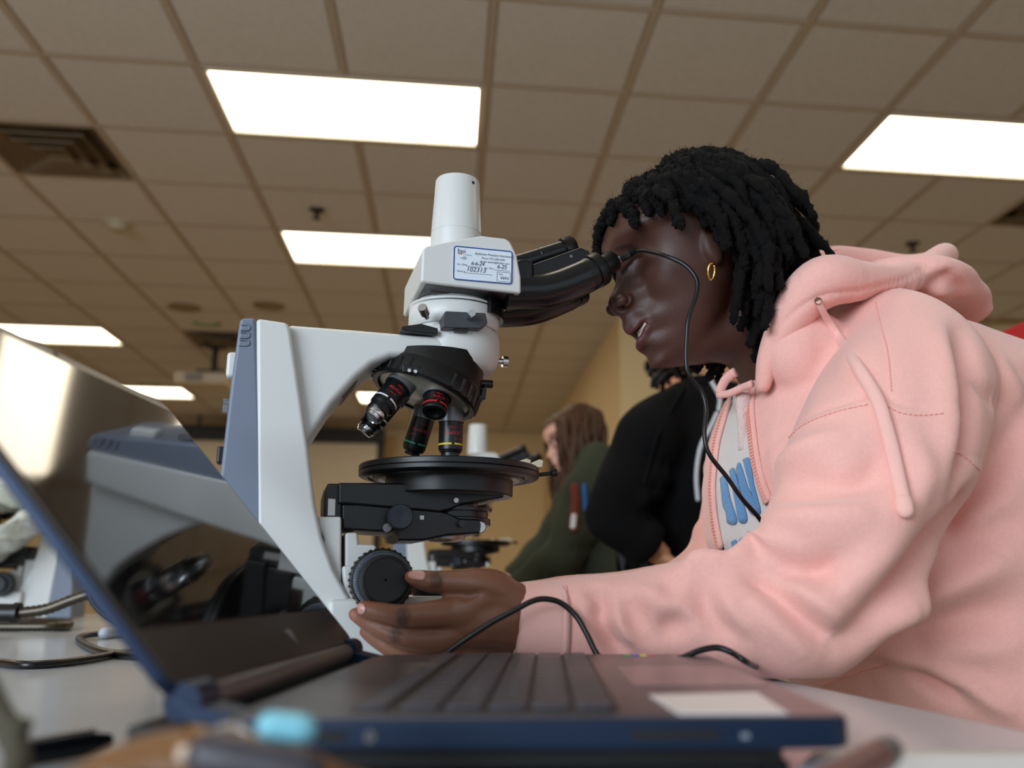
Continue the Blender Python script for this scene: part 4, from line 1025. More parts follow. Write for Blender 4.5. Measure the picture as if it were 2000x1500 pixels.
# ---- front opening: the faces between the two zip lines belong to the T-shirt underneath
ZN = [(1496, 640), (1487, 680), (1478, 720), (1470, 760), (1466, 800), (1470, 850), (1477, 900), (1490, 950), (1504, 985)]
ZF = [(1424, 790), (1411, 830), (1401, 870), (1395, 920), (1393, 960), (1397, 1010), (1404, 1050), (1414, 1094)]
def inside(P, poly):
    x, y = P[:, 0], P[:, 1]; r = np.zeros(len(P), bool); n = len(poly)
    for i in range(n):
        x1, y1 = poly[i]; x2, y2 = poly[(i + 1) % n]
        c = ((y1 > y) != (y2 > y)) & (x < (x2 - x1) * (y - y1) / (y2 - y1 + 1e-12) + x1); r ^= c
    return r
def pixn(V):
    d = V - CAM; k = d @ CF
    return np.c_[CXP + FPX * (d @ CR) / k, CYP - FPX * (d @ CU) / k]
hb = BVHTree.FromPolygons(HV.tolist(), HFc)
PX = pixn(HV); HN = vnormals(HV, HFc)
vd = CAM - HV; vd /= np.linalg.norm(vd, axis=1)[:, None]
poly = smooth_path(np.array(ZF), 4).tolist() + [(1440, 1100), (1480, 1075), (1505, 1060), (1506, 1000)] + smooth_path(np.array(ZN[::-1]), 4).tolist() + [(1470, 650), (1435, 735)]
ins = inside(PX, poly) & ((HN * vd).sum(1) > -.15)
bx_ = (HV - M0) @ MY
ins &= (bx_ > -.115)
q_in = [k for k, q in enumerate(HFc) if all(ins[i] for i in q)]
sq = set(q_in)
def sub(V, F, keep):
    idx = {}; v = []; f = []
    for k in keep:
        g = []
        for i in F[k]:
            if i not in idx: idx[i] = len(v); v.append(V[i])
            g.append(idx[i])
        f.append(tuple(g))
    return np.array(v), f
M_pink = mat('pink_fleece', srgb(243, 184, 173), .9, bump=.35, bscale=900, var=.03, vscale=300, sheen=.35, spec=.2)
M_pinkin = mat('coral_lining', srgb(240, 138, 112), .95, bump=.6, bscale=500, sheen=.3, spec=.1)
M_rib = mat('pink_rib', srgb(242, 188, 178), .9, bump=.3, bscale=900, sheen=.3, spec=.2)
hoodie = mk('hoodie', sub(HV, HFc, [k for k in range(len(HFc)) if k not in sq]), M_pink, P1, smooth=180)
tv, tf = sub(HV, HFc, q_in)
M_tee = mat('white_cotton', srgb(222, 212, 208), .9, bump=.3, bscale=700, sheen=.2)
M_blue = mat('blue_chenille', srgb(92, 150, 205), .95, bump=1.0, bscale=700, sheen=.4)
if len(tf):
    tn = vnormals(tv, tf); tv = tv - tn * .0015
    tee = mk('t_shirt', (tv, tf), M_tee, P1, smooth=180)
    tb = BVHTree.FromPolygons(tv.tolist(), tf)
    # big blue appliqué letters on the chest, and the small row below
    for pg in ([(1409, 935), (1418, 930), (1428, 975), (1441, 1019), (1424, 1022), (1420, 1000), (1414, 985)], [(1427, 920), (1436, 917), (1450, 970), (1461, 1015), (1446, 1019), (1438, 980)], [(1440, 915), (1448, 955), (1466, 1000), (1484, 1008), (1481, 988), (1462, 950), (1447, 905)],
               [(1453, 898), (1466, 897), (1474, 945), (1486, 992), (1484, 1000), (1468, 955)], [(1460, 800), (1469, 797), (1471, 825), (1462, 828)], [(1430, 1058), (1438, 1054), (1442, 1066), (1434, 1070)], [(1445, 1054), (1452, 1050), (1457, 1062), (1449, 1066)], [(1460, 1050), (1468, 1046), (1472, 1058), (1465, 1062)], [(1475, 1045), (1490, 1040), (1491, 1047), (1477, 1053)]):
        patch(pg, .0012, 'appliqué_letter'.replace('é', 'e'), M_blue, tee, tb, inner=4, thick=.0014)
hb2 = BVHTree.FromPolygons(HV.tolist(), HFc)
M_zip = mat('pink_zip', srgb(238, 166, 150), .5)
def hitn(x, y, bv=None):
    h = (bv or hb2).ray_cast(Vector(CAM), Vector(ray(x, y)).normalized())
    return (np.array(h[0]), np.array(h[1])) if h[0] is not None else (None, None)
def along(pts, step, bv=None):
    Q = smooth_path(np.array(pts, float), 12); runs = [[]]
    for x, y in Q:
        p, n = hitn(x, y, bv)
        if p is None: continue
        if runs[-1] and np.linalg.norm(p - runs[-1][-1][0]) > .035: runs.append([])
        runs[-1].append((p, n))
    o = max(runs, key=len)
    if len(o) < 3: return []
    P = np.array([a for a, _ in o]); N = np.array([b for _, b in o])
    s = np.r_[0, np.cumsum(np.linalg.norm(np.diff(P, axis=0), axis=1))]; t = np.arange(0, s[-1], step)
    return [(np.array([np.interp(q, s, P[:, k]) for k in range(3)]), np.array([np.interp(q, s, N[:, k]) for k in range(3)])) for q in t]
for nm, Z in (('near', ZN), ('far', ZF)):
    A = along(Z, .0034)
    if len(A) < 4: continue
    P = np.array([a for a, _ in A]); N = np.array([b / np.linalg.norm(b) for _, b in A])
    K = 5; w = np.ones(K) / K
    if len(P) > 12:
        for c in range(3): P[2:-2, c] = np.convolve(P[:, c], w, 'valid')
    zt = mk('zip_tape', tube(P + N * .001, .0062, 10, flat=(N.mean(0) / np.linalg.norm(N.mean(0)), .45)), M_pink, hoodie, smooth=180)
    T = np.gradient(P, axis=0); tt = []
    for p, n, t in zip(P, N, T):
        t = t / np.linalg.norm(t); b = np.cross(n, t); b /= np.linalg.norm(b); c = p + n * .0042
        v = [c + b * (sx * .0022) + t * (sy * .0011) + n * (sz * .0010) for sz in (-1, 1) for sx, sy in ((-1, -1), (1, -1), (1, 1), (-1, 1))]
        tt.append((v, [(0, 3, 2, 1), (4, 5, 6, 7), (0, 1, 5, 4), (1, 2, 6, 5), (2, 3, 7, 6), (3, 0, 4, 7)]))
    z = mk('zip_teeth', join(*tt), M_zip, hoodie, smooth=None); z['kind'] = 'stuff'
# fuzzy strap and pull tab at the far side of the neck
def flatstrip(pts, yl0, yl1, w, th, nm, m_, par):
    P = smooth_path(m2w(np.array([bl(x, y, yl0 + (yl1 - yl0) * k / (len(pts) - 1)) for k, (x, y) in enumerate(pts)])), 5)
    return mk(nm, tube(P, w, 14, flat=(MY * .8 + np.array([0, 0, .0]), th)), m_, par, smooth=180)
flatstrip([(1403, 772), (1425, 768), (1450, 757), (1468, 750)], -.02, -.055, .0038, .35, 'neck_strap', M_pink, hoodie)
flatstrip([(1405, 768), (1415, 745), (1428, 732), (1436, 727)], -.02, -.03, .0050, .35, 'collar_flap', M_pink, hoodie)
flatstrip([(1452, 770), (1453, 800), (1456, 840), (1458, 880)], -.03, -.035, .0085, .4, 'fleece_facing', mat('fleece_white', srgb(226, 200, 192), .95, bump=1, bscale=400, sheen=.5), hoodie)
# ---- hood, lying on the shoulders
RIM = [(1490, 752, -.062, .0080), (1502, 700, -.070, .0120), (1532, 640, -.084, .0170), (1570, 582, -.098, .0215), (1618, 548, -.108, .0250), (1680, 550, -.108, .0210), (1745, 548, -.098, .0165), (1795, 530, -.080, .0150), (1832, 505, -.050, .0140), (1846, 500, -.015, .0130),
       (1830, 508, .030, .0130), (1770, 520, .070, .016), (1690, 515, .090, .020), (1610, 520, .090, .022), (1555, 570, .075, .020), (1500, 660, .045, .013)]
hd1 = tube([bl(x, y, yl) for x, y, yl, r in RIM], [r for *_, r in RIM], 24, m=5, roundcap=True)
BAG = [(1670, 570, -.005, .022), (1725, 575, -.005, .027), (1780, 582, -.004, .025), (1825, 592, -.002, .0200), (1862, 602, 0, .0170), (1888, 618, 0, .012)]
hd2_ = xf(tube([bl(x, y, yl) for x, y, yl, r in BAG], [r for *_, r in BAG], 28, m=5, roundcap=True), lambda p: np.array([p[0], p[1] * 3.6, p[2]]))
COLLAR = [ring((1492, 742), (1610, 585), .066), ring((1487, 700), (1620, 560), .078), ring((1512, 640), (1640, 530), .085)]
QV, QF = remesh(join(hd1, hd2_), .0028, smooth=6)
QV = m2w(QV)
qb = BVHTree.FromPolygons(QV.tolist(), QF)
HQ = lambda pts: hit_path(qb, pts, 8)
QL = [([(1498, 690), (1530, 630), (1600, 578), (1690, 566), (1760, 548), (1820, 515)], .0035, -.0028), ([(1700, 582), (1790, 570), (1840, 545), (1866, 530)], .010, -.007), ([(1560, 545), (1620, 525), (1700, 540)], .014, .004), ([(1790, 555), (1850, 570), (1920, 575)], .012, .004), ([(1850, 545), (1868, 562), (1872, 580)], .008, -.005), ([(1740, 575), (1800, 565), (1860, 568)], .006, .003)]
QV = strokes(QV, QF, [(HQ(p), r, a) for p, r, a in QL if HQ(p) is not None])
QV = QV + vnormals(QV, QF) * (np.sin(QV @ ph.T + np.array([3, 1, 0, 2])).sum(1) * .0006)[:, None]
hood = mk('hood', (QV, QF), M_pink, hoodie, smooth=180)
qb = BVHTree.FromPolygons(QV.tolist(), QF)
# stitch lines along the seams (thin raised thread)
M_thr = mat('pink_thread', srgb(240, 174, 162), .9)
def stitch(pts, nm='stitching', step=.0042, bv=None, par=None):
    A = along(pts, step, bv); b = []
    for k in range(0, len(A) - 1):
        p, n = A[k]; q, n2 = A[k + 1]; d = q - p
        if np.linalg.norm(d) > .02: continue
        b.append(tube([p + n * .0003, p + d * .35 + n * .0009, p + d * .7 + n * .0003], .0005, 5))
    if b: o = mk(nm, join(*b), M_thr, par or hoodie, smooth=180); o['kind'] = 'stuff'
hb3 = BVHTree.FromPolygons(HV.tolist(), HFc)
for st_ in ([(1503, 898), (1532, 866), (1562, 835), (1602, 815), (1654, 799), (1702, 789)], [(1724, 789), (1760, 807), (1804, 811), (1850, 807)], [(1710, 590), (1722, 642), (1734, 690), (1742, 774)], [(1100, 1146), (1108, 1200), (1098, 1278)], [(1106, 1146), (1114, 1200), (1104, 1278)], [(1605, 1340), (1680, 1314), (1745, 1295)], [(1862, 880), (1894, 901), (1928, 932)]): stitch(st_, bv=hb3)
# cuffs
for sg in (-1, 1):
    CU_ = [(999, 1216, -.118, .0272), (1004, 1216, -.118, .0296), (1030, 1217, -.119, .0318), (1070, 1217, -.121, .0332), (1098, 1216, -.122, .0345), (1104, 1216, -.1225, .0338)]
    cm = tube([bl(x, y, yl) for x, y, yl, r in CU_], [r for *_, r in CU_], 32, m=3, cap=False)
    if sg > 0: cm = flip(xf(cm, mir))
    cm = xf(cm, lambda p: np.array([p[0], p[1], max(p[2], .002)]))
    o = mk('cuff', xf(cm, m2w), M_rib, hoodie, smooth=180); sd = o.modifiers.new('t', 'SOLIDIFY'); sd.thickness = .0025; sd.offset = -1
# drawstring
DS = [(1598, 588), (1604, 602), (1622, 634), (1645, 668), (1672, 712), (1700, 756), (1718, 792), (1730, 830), (1741, 872), (1752, 920), (1762, 965), (1766, 985)]
both = BVHTree.FromPolygons(HV.tolist() + QV.tolist(), [tuple(q) for q in HFc] + [tuple(i + len(HV) for i in q) for q in QF])
DP = []
for x, y in DS:
    p, n = hitn(x, y, both)
    if p is not None: DP.append(p + camdir(p) * .0045)
DP = np.array(DP); fd = (CAM - DP.mean(0)); fd /= np.linalg.norm(fd)
ds = mk('drawstring', tube(DP, [.0026, .0032, .0036, .0044, .0052, .0056, .0056, .0055, .0056, .0056, .0055, .0054][:len(DP)], 14, m=6, flat=(fd, .42)), M_rib, hoodie, smooth=180)
mk('knot', tube([DP[-1] - (DP[-1] - DP[-2]) * .15, DP[-1] + (DP[-1] - DP[-2]) * .5], [.0066, .0064], 16, m=4, roundcap=True, flat=(fd, .6)), M_rib, ds, smooth=180)
e_p = DP[0]; mk('eyelet', lathe([(.0022, 0), (.0036, .0005), (.0036, -.001)], e_p, fd, 16), mat('antique_brass', srgb(120, 84, 66), .45, metal=.6), hood)
# trousers and stool, mostly below the frame
hipc = m2w(np.array([.90, 0, -.14]))
M_jean = mat('dark_denim', srgb(38, 44, 62), .85, bump=.3, bscale=600)
TRS = [xf(tube([(.93, 0, .0), (.92, 0, -.10), (.90, 0, -.17)], [.155, .16, .15], 28, m=4, roundcap=True), lambda p: np.array([p[0], p[1] * 1.2, p[2]]))]
for sg in (-1, 1): TRS.append(tube([(.88, sg * .09, -.13), (.66, sg * .11, -.14), (.47, sg * .115, -.16), (.45, sg * .115, -.26), (.50, sg * .11, -.62)], [.095, .085, .07, .062, .05], 20, m=6, roundcap=True))
TV, TF = remesh(join(*TRS), .006, smooth=8); mk('trousers', (m2w(TV), TF), M_jean, P1, smooth=180)
M_shoe = mat('white_shoe', srgb(190, 188, 184), .6)
for sg in (-1, 1):
    q = m2w(np.array([.45, sg * .11, 0])); q[2] = .04
    mk('shoe', tube([q + MX * .07, q, q - MX * .09, q - MX * .15], [.036, .04, .036, .026], 16, m=4, roundcap=True, flat=(np.array([0, 0, 1.0]), .95)), M_shoe, P1, smooth=180)
sp = m2w(np.array([.93, 0, 0])); stool = root('lab_stool', (sp[0], sp[1], 0), 'black padded lab stool under the person in pink', 'stool')
zt2 = TABLE_Z - .14 - .20
mk('seat', lathe([(.15, zt2 - .05), (.165, zt2 - .04), (.165, zt2 - .01), (.15, zt2)], (sp[0], sp[1], 0), n=40), M_rub, stool)
mk('pole', lathe([(.022, .08), (.022, zt2 - .05)], (sp[0], sp[1], 0), n=20), M_alu, stool)
for k in range(5):
    t = 2 * math.pi * k / 5; a = np.array([sp[0], sp[1], .09]); b = a + np.array([math.cos(t) * .24, math.sin(t) * .24, -.068]); mk('leg', tube([a, b], [.02, .016], 10, roundcap=True), M_blk, stool)
# ------------------------------------------------------------------ short locs
rh = random.Random(11)
hmb = BVHTree.FromPolygons([tuple(p) for p in hm[0]], [tuple(q) for q in hm[1]])
HC = head2b(-.012, 0, .030)
M_hair = mat('black_locs', srgb(15, 13, 13), .8, bump=1.0, bscale=1500, spec=.25)
def hcoord(p): d = np.asarray(p) - HO; return d @ HF, d[1], d @ HU
# close cap under the locs
cv, cf = hm; keep = []
for k, q in enumerate(cf):
    if all(hcoord(cv[i])[2] > hairline(hcoord(cv[i])[0], hcoord(cv[i])[1]) + .004 for i in q): keep.append(k)
sv, sf = sub(np.array(cv), cf, keep); sv = sv + vnormals(sv, sf) * .002
hair = mk('hair', (m2w(sv), sf), M_hair, P1, smooth=180)
_sd = hair.modifiers.new('t', 'SOLIDIFY'); _sd.thickness = .003; _sd.offset = 0
def surf(p, off):
    h = hmb.find_nearest(Vector(p))
    q, n = np.array(h[0]), np.array(h[1])
    if n @ (q - HC) < 0: n = -n
    d = (np.asarray(p) - q) @ n
    return (q + n * off if d < off else np.asarray(p)), n
roots = []
NF = 640
for i in range(NF):
    z = 1 - 2 * (i + .5) / NF; t = i * 2.399963
    d = HU * z + HF * math.sqrt(1 - z * z) * math.cos(t) + HY * math.sqrt(1 - z * z) * math.sin(t)
    h = hmb.ray_cast(Vector(HC + d * .4), Vector(-d))
    if h[0] is None: continue
    p = np.array(h[0]); f, y, u = hcoord(p)
    if u < hairline(f, y) + .003: continue
    roots.append((p, f, y, u))
nape = []
for _ in range(46):
    d = HF * rh.uniform(-.75, -.10) + HY * -rh.uniform(.5, 1.0) + HU * rh.uniform(-.40, .15); d /= np.linalg.norm(d)
    h = hmb.ray_cast(Vector(HC + d * .4), Vector(-d))
    if h[0] is not None: p = np.array(h[0]); nape.append((p,) + tuple(hcoord(p)))
n_roots = len(roots); roots = roots + nape
locs = []
for i_r, (p, f, y, u) in enumerate(roots):
    lay = rh.random(); off = .0040 + .0095 * lay * (.5 if f > .02 else 1)
    L_ = .085 + .040 * rh.random()
    if f > .0: L_ *= 1 - .55 * min(1, f / .05)
    if u < .05 and f < .0: L_ = .075 + .045 * rh.random()
    if i_r >= n_roots: L_ = .050 + .030 * rh.random(); off = .006 + .012 * lay
    P = [p.copy()]; n = surf(p, 0)[1]; steps = 13; ds = L_ / steps
    sy = math.copysign(1, y) if abs(y) > .012 else rh.choice((-1, 1))
    w1, w2 = rh.uniform(-.25, .25), rh.uniform(-.25, .25)
    d = n * .8
    for k in range(steps):
        s = k / steps
        xg = .62 if u > .07 else .62 - .5 * min(1, (.07 - u) / .05)
        goal = np.array([xg + w1 - .25 * s, sy * (.34 if s < .6 else .05) + w2 * .5, -.62 - .5 * s])
        if f > .030 and k < 3: goal = HF * .12 + HU * .10 + HY * sy * .55 - np.array([0, 0, .2])
        if f < -.060: goal = np.array([.45 + w1 - .2 * s, w2, -.55 - .55 * s])
        if i_r >= n_roots: goal = np.array([.20 + w1, -.12 + w2 * .4, -.95])
        d = d * .45 + goal / np.linalg.norm(goal) * .55 + n * (.08 if s < .4 else -.06) + np.array([rh.gauss(0, .13) for _ in range(3)])
        d /= np.linalg.norm(d)
        q, n = surf(P[-1] + d * ds, off * min(1, (k + 1.5) / 3))
        if k > 2:                                    # stay inside the hood
            h = qb.find_nearest(Vector(m2w(q)))
            if h[3] is not None and h[3] < .008: break
            h = hb3.find_nearest(Vector(m2w(q)))
            if h[3] is not None and h[3] < .008: break
        P.append(q)
    if len(P) < 4: continue
    locs.append(np.array(P))
fz = []
for P in locs:
    n = len(P); R = np.array([.0064 * (1 - .30 * (k / (n - 1)) ** 2) * (1 + .16 * math.sin(k * 2.3 + P[0][0] * 900)) for k in range(n)])
    R[0] *= .8
    v, fc = tube(P, R, 8, m=3, roundcap=True)
    v = np.array(v); v += np.array([[rh.gauss(0, .00080) for _ in range(3)] for _ in range(len(v))])
    mk('loc', (m2w(v), fc), M_hair, hair, smooth=180)
    for _ in range(130):
        k = rh.uniform(0, n - 1.01); i = int(k); c = P[i] + (P[i + 1] - P[i]) * (k - i)
        o = np.array([rh.gauss(0, 1) for _ in range(3)]); o /= np.linalg.norm(o)
        t = np.array([rh.gauss(0, 1) for _ in range(3)]); a = c + o * R[i] * .9; l = rh.uniform(.0028, .0075)
        fz.append((a, a + o * l * .5 + t * l * .12, a + o * l * .8 + t * l * .35))
V = []; F = []
for st in fz:
    b = len(V)
    for q, r in zip(st, (.00022, .00018, .00008)):
        for k in range(3): V.append(q + np.array([math.cos(k * 2.094), math.sin(k * 2.094), .5 * math.sin(k * 4)]) * r)
    for j in (0, 3):
        for k in range(3): F.append((b + j + k, b + j + (k + 1) % 3, b + j + 3 + (k + 1) % 3, b + j + 3 + k))
o = mk('flyaway_fuzz', (m2w(np.array(V)), F), M_hair, hair, smooth=180); o['kind'] = 'stuff'
# ================================================================== laptop
M_navy = mat('navy_metal', srgb(17, 36, 62), .42, metal=.4)
M_deck = mat('slate_deck', srgb(88, 84, 88), .30, metal=.55, bump=.03, bscale=900)
M_key = mat('keycap', srgb(62, 61, 70), .36)
M_well = mat('key_well', srgb(40, 34, 34), .5)
M_lbk = mat('laptop_black', srgb(10, 10, 11), .5)
M_bez = mat('screen_bezel', srgb(46, 40, 36), .4)
M_disp = mat('switched_off_display', srgb(12, 12, 13), .06, spec=.55, ior=1.52)
LA = math.radians(6)
LX = np.array([math.cos(LA), -math.sin(LA), 0]); LY = np.array([math.sin(LA), math.cos(LA), 0]); LZ = np.array([0, 0, 1.0])
W1, W2 = .232, .322
DZ = ZC - .0465
L0 = np.array([-.081, .366, DZ])
def lp(a, b, c=0.0): return L0 + LX * a + LY * b + LZ * c
lapr = root('laptop', tuple(lp(W1 / 2, W2 / 2, TABLE_Z - DZ)), 'open navy laptop with a dark glossy screen in front of the microscope', 'laptop')
def lbox(a0, a1, b0, b1, c0, c1):
    v = [lp(a, b, c) for c in (c0, c1) for a, b in ((a0, b0), (a1, b0), (a1, b1), (a0, b1))]
    return v, [(0, 3, 2, 1), (4, 5, 6, 7), (0, 1, 5, 4), (1, 2, 6, 5), (2, 3, 7, 6), (3, 0, 4, 7)]
def lround(a0, a1, b0, b1, r, c0, c1):
    P = [(a0 + x, b0 + y) for x, y in rrect(a1 - a0, b1 - b0, r)]; n = len(P)
    v = [lp(x, y, c0) for x, y in P] + [lp(x, y, c1) for x, y in P]
    return v, [tuple(range(n - 1, -1, -1)), tuple(range(n, 2 * n))] + [(k, (k + 1) % n, n + (k + 1) % n, n + k) for k in range(n)]
base = mk('base', lround(0, W1, 0, W2, .010, -.0118, -.0006), M_navy, lapr, bevel=.0018)
mk('deck', lround(.0012, W1 - .0012, .0012, W2 - .0012, .009, -.0012, 0), M_deck, lapr, bevel=.0004, seg=2)
mk('bottom_cover', lround(.010, W1 - .022, .010, W2 - .010, .012, -.0195, -.0110), M_lbk, lapr, bevel=.0015)
for a in (.02, W1 - .03):
    mk('foot_strip', lbox(a, a + .01, .02, W2 - .02, TABLE_Z - DZ, -.0193), M_rub, lapr)
kb = mk('keyboard', lround(.044, .147, .013, W2 - .013, .004, -.0002, .0004), M_well, lapr)
key0 = None
for rI in range(6):
    a0 = .0465 + rI * .0167
    ws = [1.0] * 15 if rI < 5 else [1.2, 1, 1, 1.2, 5.0, 1.2, 1, 1, 1, 1.4]
    if rI in (2, 3, 4): ws = [1.5] + [1] * 11 + [2.5] if rI < 4 else [2.0] + [1] * 10 + [3.0]
    tot = sum(ws); b = .016; span = W2 - .032
    for w in ws:
        wb = span * w / tot
        h = .011 if rI == 0 else .0145
        o = mk('key', lround(a0, a0 + h, b + .0012, b + wb - .0012, .0016, .0004, .0022), M_key, kb, bevel=.0004, seg=2)
        b += wb
LEG = ['', '1234567890-=', 'QWERTYUIOP[]', "ASDFGHJKL;'", 'ZXCVBNM,./']
lg_ = []
for rI, s_ in enumerate(LEG):
    sh = (0, 1.0, 1.5, 1.9, 2.3)[rI] * .0192
    for k, ch in enumerate(s_):
        tm = text_mesh(ch, .0052); b0 = .018 + sh + k * .0192
        lg_.append(xf(tm, lambda p, b0=b0, rI=rI: lp(.0465 + rI * .0167 + .0095 - p[1], b0 + p[0], .00235)))
mk('key_legends', join(*lg_), mat('legend_print', srgb(170, 172, 182), .5), kb, smooth=None)
mk('touchpad', lround(.160, .226, .105, .218, .004, -.0001, .0003), mat('touchpad_glass', srgb(78, 74, 78), .22, metal=.4), lapr, bevel=.0002)
# plain white patch and small coloured sticker on the palm rest
q = [onZ(x, y, DZ + .0006) for x, y in ((1268, 1357), (1478, 1352), (1538, 1392), (1325, 1393))]
mk('palm_rest_patch', ([p for p in q] + [p - LZ * .0005 for p in q], [(0, 1, 2, 3), (7, 6, 5, 4), (0, 4, 5, 1), (1, 5, 6, 2), (2, 6, 7, 3), (3, 7, 4, 0)]), mat('white_patch', srgb(232, 222, 222), .45), lapr, smooth=None)
for k, c in enumerate(((70, 150, 90), (90, 90, 190), (210, 190, 60), (200, 90, 120))):
    mk('badge', lbox(.172 + k * .0055, .1765 + k * .0055, W2 - .022, W2 - .010, 0, .0006), mat('badge_%d' % k, srgb(*c), .4), lapr, smooth=None)
# ports on the near edge
mk('card_slot', lbox(.150, .182, -.0004, .001, -.0080, -.0045), M_lbk, lapr)
mk('port', lbox(.036, .046, -.0004, .001, -.0085, -.0045), M_lbk, lapr)
mk('audio_jack', lathe([(.0022, 0), (.0022, .001), (.0012, .001), (.0012, -.001)], lp(.055, 0, -.0065), -LY, 16), M_grey, lapr)
mk('led', lbox(.190, .193, -.0004, .001, -.0078, -.0058), mat('led_grey', srgb(120, 130, 140), .3), lapr)
# screen
B0 = onY(350, 1352, .372); B1 = B0 + LY * (W2 - .004)
r_ = ray(322, 788); t_ = ((B1 - CAM) @ LY) / (r_ @ LY); T1 = CAM + r_ * t_
SU = T1 - B1; SH = np.linalg.norm(SU); SU /= SH; SN = np.cross(LY, SU); SN *= np.sign(SN[0])     # SN faces the user
def spt(b, h, d=0.0): return B0 + LY * b + SU * h + SN * d
def sround(b0, b1, h0, h1, r, d0, d1):
    P = [(b0 + x, h0 + y) for x, y in rrect(b1 - b0, h1 - h0, r)]; n = len(P)
    v = [spt(x, y, d0) for x, y in P] + [spt(x, y, d1) for x, y in P]
    f = [tuple(range(n - 1, -1, -1)), tuple(range(n, 2 * n))] + [(k, (k + 1) % n, n + (k + 1) % n, n + k) for k in range(n)]
    return v, [tuple(reversed(q)) for q in f] if np.cross(LY, SU) @ SN < 0 else f
WB = W2 - .004
mk('screen_lid', sround(0, WB, 0, SH, .010, -.0060, -.0006), M_navy, lapr, bevel=.0014)
mk('bezel', sround(.001, WB - .001, .001, SH - .001, .009, -.0008, 0), M_bez, lapr, bevel=.0003, seg=2)
mk('display', sround(.005, WB - .005, .030, SH - .0095, .003, -.0002, .0004), M_disp, lapr, smooth=None)
mk('bezel_triangle', ([spt(b, h, d) for d in (.0001, .0007) for b, h in ((.178, .0185), (.190, .0185), (.1835, .0085))], [(0, 2, 1), (3, 4, 5), (0, 1, 4, 3), (1, 2, 5, 4), (2, 0, 3, 5)]), mat('triangle_silver', srgb(150, 150, 155), .35, metal=.6), lapr, smooth=None)  # small light grey triangle on the strip below the display
mk('camera_slot', lathe([(.002, 0), (.0015, .0003)], spt(WB / 2, SH - .0035, .0002), SN, 16), M_lbk, lapr)
hz = lp(-.0060, 0, .0005)
mk('hinge_cover', tube([spt(.030, -.004, -.004), spt(WB - .030, -.004, -.004)], .0058, 18, roundcap=True), mat('hinge_grey', srgb(92, 86, 84), .45, metal=.3), lapr, smooth=60)
mk('hinge_gap_shade', lbox(-.034, .004, .004, W2 - .004, -.0128, -.0035), M_lbk, lapr, smooth=None)  # black box added to draw the shadow in the hinge gap
for b in (.004, WB - .026):
    mk('hinge', join(tube([spt(b, -.003, -.003), spt(b + .022, -.003, -.003)], .0072, 18)), M_navy, lapr, smooth=40)
    q0 = spt(b, -.003, -.003); c0 = L0 + LX * .006 + LY * (b + .002) - LZ * .006
    v = [spt(b + e, -.010, -.006) for e in (0, .022)] + [spt(b + e, .002, -.006) for e in (0, .022)] + [lp(.008, b + .002 + e, -.001) for e in (0, .022)] + [lp(.008, b + .002 + e, -.012) for e in (0, .022)]
    mk('hinge_arm', (v, [(0, 1, 3, 2), (2, 3, 5, 4), (4, 5, 7, 6), (6, 7, 1, 0), (0, 2, 4, 6), (1, 7, 5, 3)]), M_navy, lapr, bevel=.001, seg=2)
# ================================================================== cables
M_cab = mat('black_cable', srgb(14, 14, 16), .32)
def cable(nm, P, r, lb, n=10, m=8, grp=None):
    o = root(nm, tuple(P[0]), lb, 'cable', group=grp)
    mk('cord', tube(P, r, n, m=m, roundcap=True), M_cab, o, smooth=180); return o
UC = [(1243, 491, -.046), (1262, 490, -.060), (1300, 500, -.085), (1338, 518, -.097), (1360, 545, -.103), (1360, 575, -.104), (1345, 620, -.104), (1341, 660, -.103), (1340, 705, -.102), (1346, 732, -.102), (1370, 765, -.102), (1379, 800, -.104), (1376, 850, -.106), (1386, 888, -.107), (1420, 932, -.106), (1450, 975, -.104), (1478, 1006, -.100), (1496, 1032, -.094)]
UP = m2w(np.array([bl(*q) for q in UC]))
uc = cable('eyepiece_cable', UP, .0021, 'thin black cable from the eyepiece, hanging before the face into the hoodie front')
ed_ = m2w(EYE_D) - M0; e_n = m2w(EYE_N)
a_, b_ = mw(1213, 505, -.036), mw(1240, 491, -.045); d_ = (b_ - a_) / np.linalg.norm(b_ - a_)
mk('plug', lathe([(.0040, 0), (.0044, .001), (.0044, .0105), (.0030, .0115)], a_, d_, 8), M_cab, uc, smooth=30)
mk('plug_shell', lathe([(.0034, -.004), (.0034, .001)], a_, d_, 8), M_alu, uc, smooth=30)
mk('strain_relief', lathe([(.0030 - .0008 * (k // 2) / 5 + (.0005 if k % 2 else 0), .0115 + k * .0007) for k in range(10)], a_, d_, 14), M_cab, uc, smooth=30)
LC = [(862, 1288, -.150), (880, 1270, -.152), (915, 1245, -.156), (960, 1216, -.160), (1005, 1192, -.164), (1040, 1174, -.166), (1066, 1170, -.166), (1096, 1178, -.166), (1125, 1203, -.170), (1146, 1238, -.176), (1168, 1280, -.182), (1200, 1300, -.19)]
cable('looping_cable', m2w(np.array([bl(*q) for q in LC])), .0022, 'thin black cable arching over the pink cuff behind the keyboard')
FC = [(1300, 1298, -.245), (1335, 1284, -.245), (1365, 1271, -.248), (1400, 1265, -.25), (1428, 1274, -.255), (1462, 1295, -.26)]
FP_ = m2w(np.array([bl(*q) for q in FC] )); FP_ = np.vstack([FP_, onZ(1490, 1308, TABLE_Z + .003), onZ(1520, 1318, TABLE_Z + .003)])
FP_[:, 2] = np.maximum(FP_[:, 2], TABLE_Z + .0025)
cable('short_cable', FP_, .0022, 'short black cable humped between the laptop and the resting elbow')
def onT(pts, h): return np.array([onZ(x, y, TABLE_Z + h) for x, y in pts])
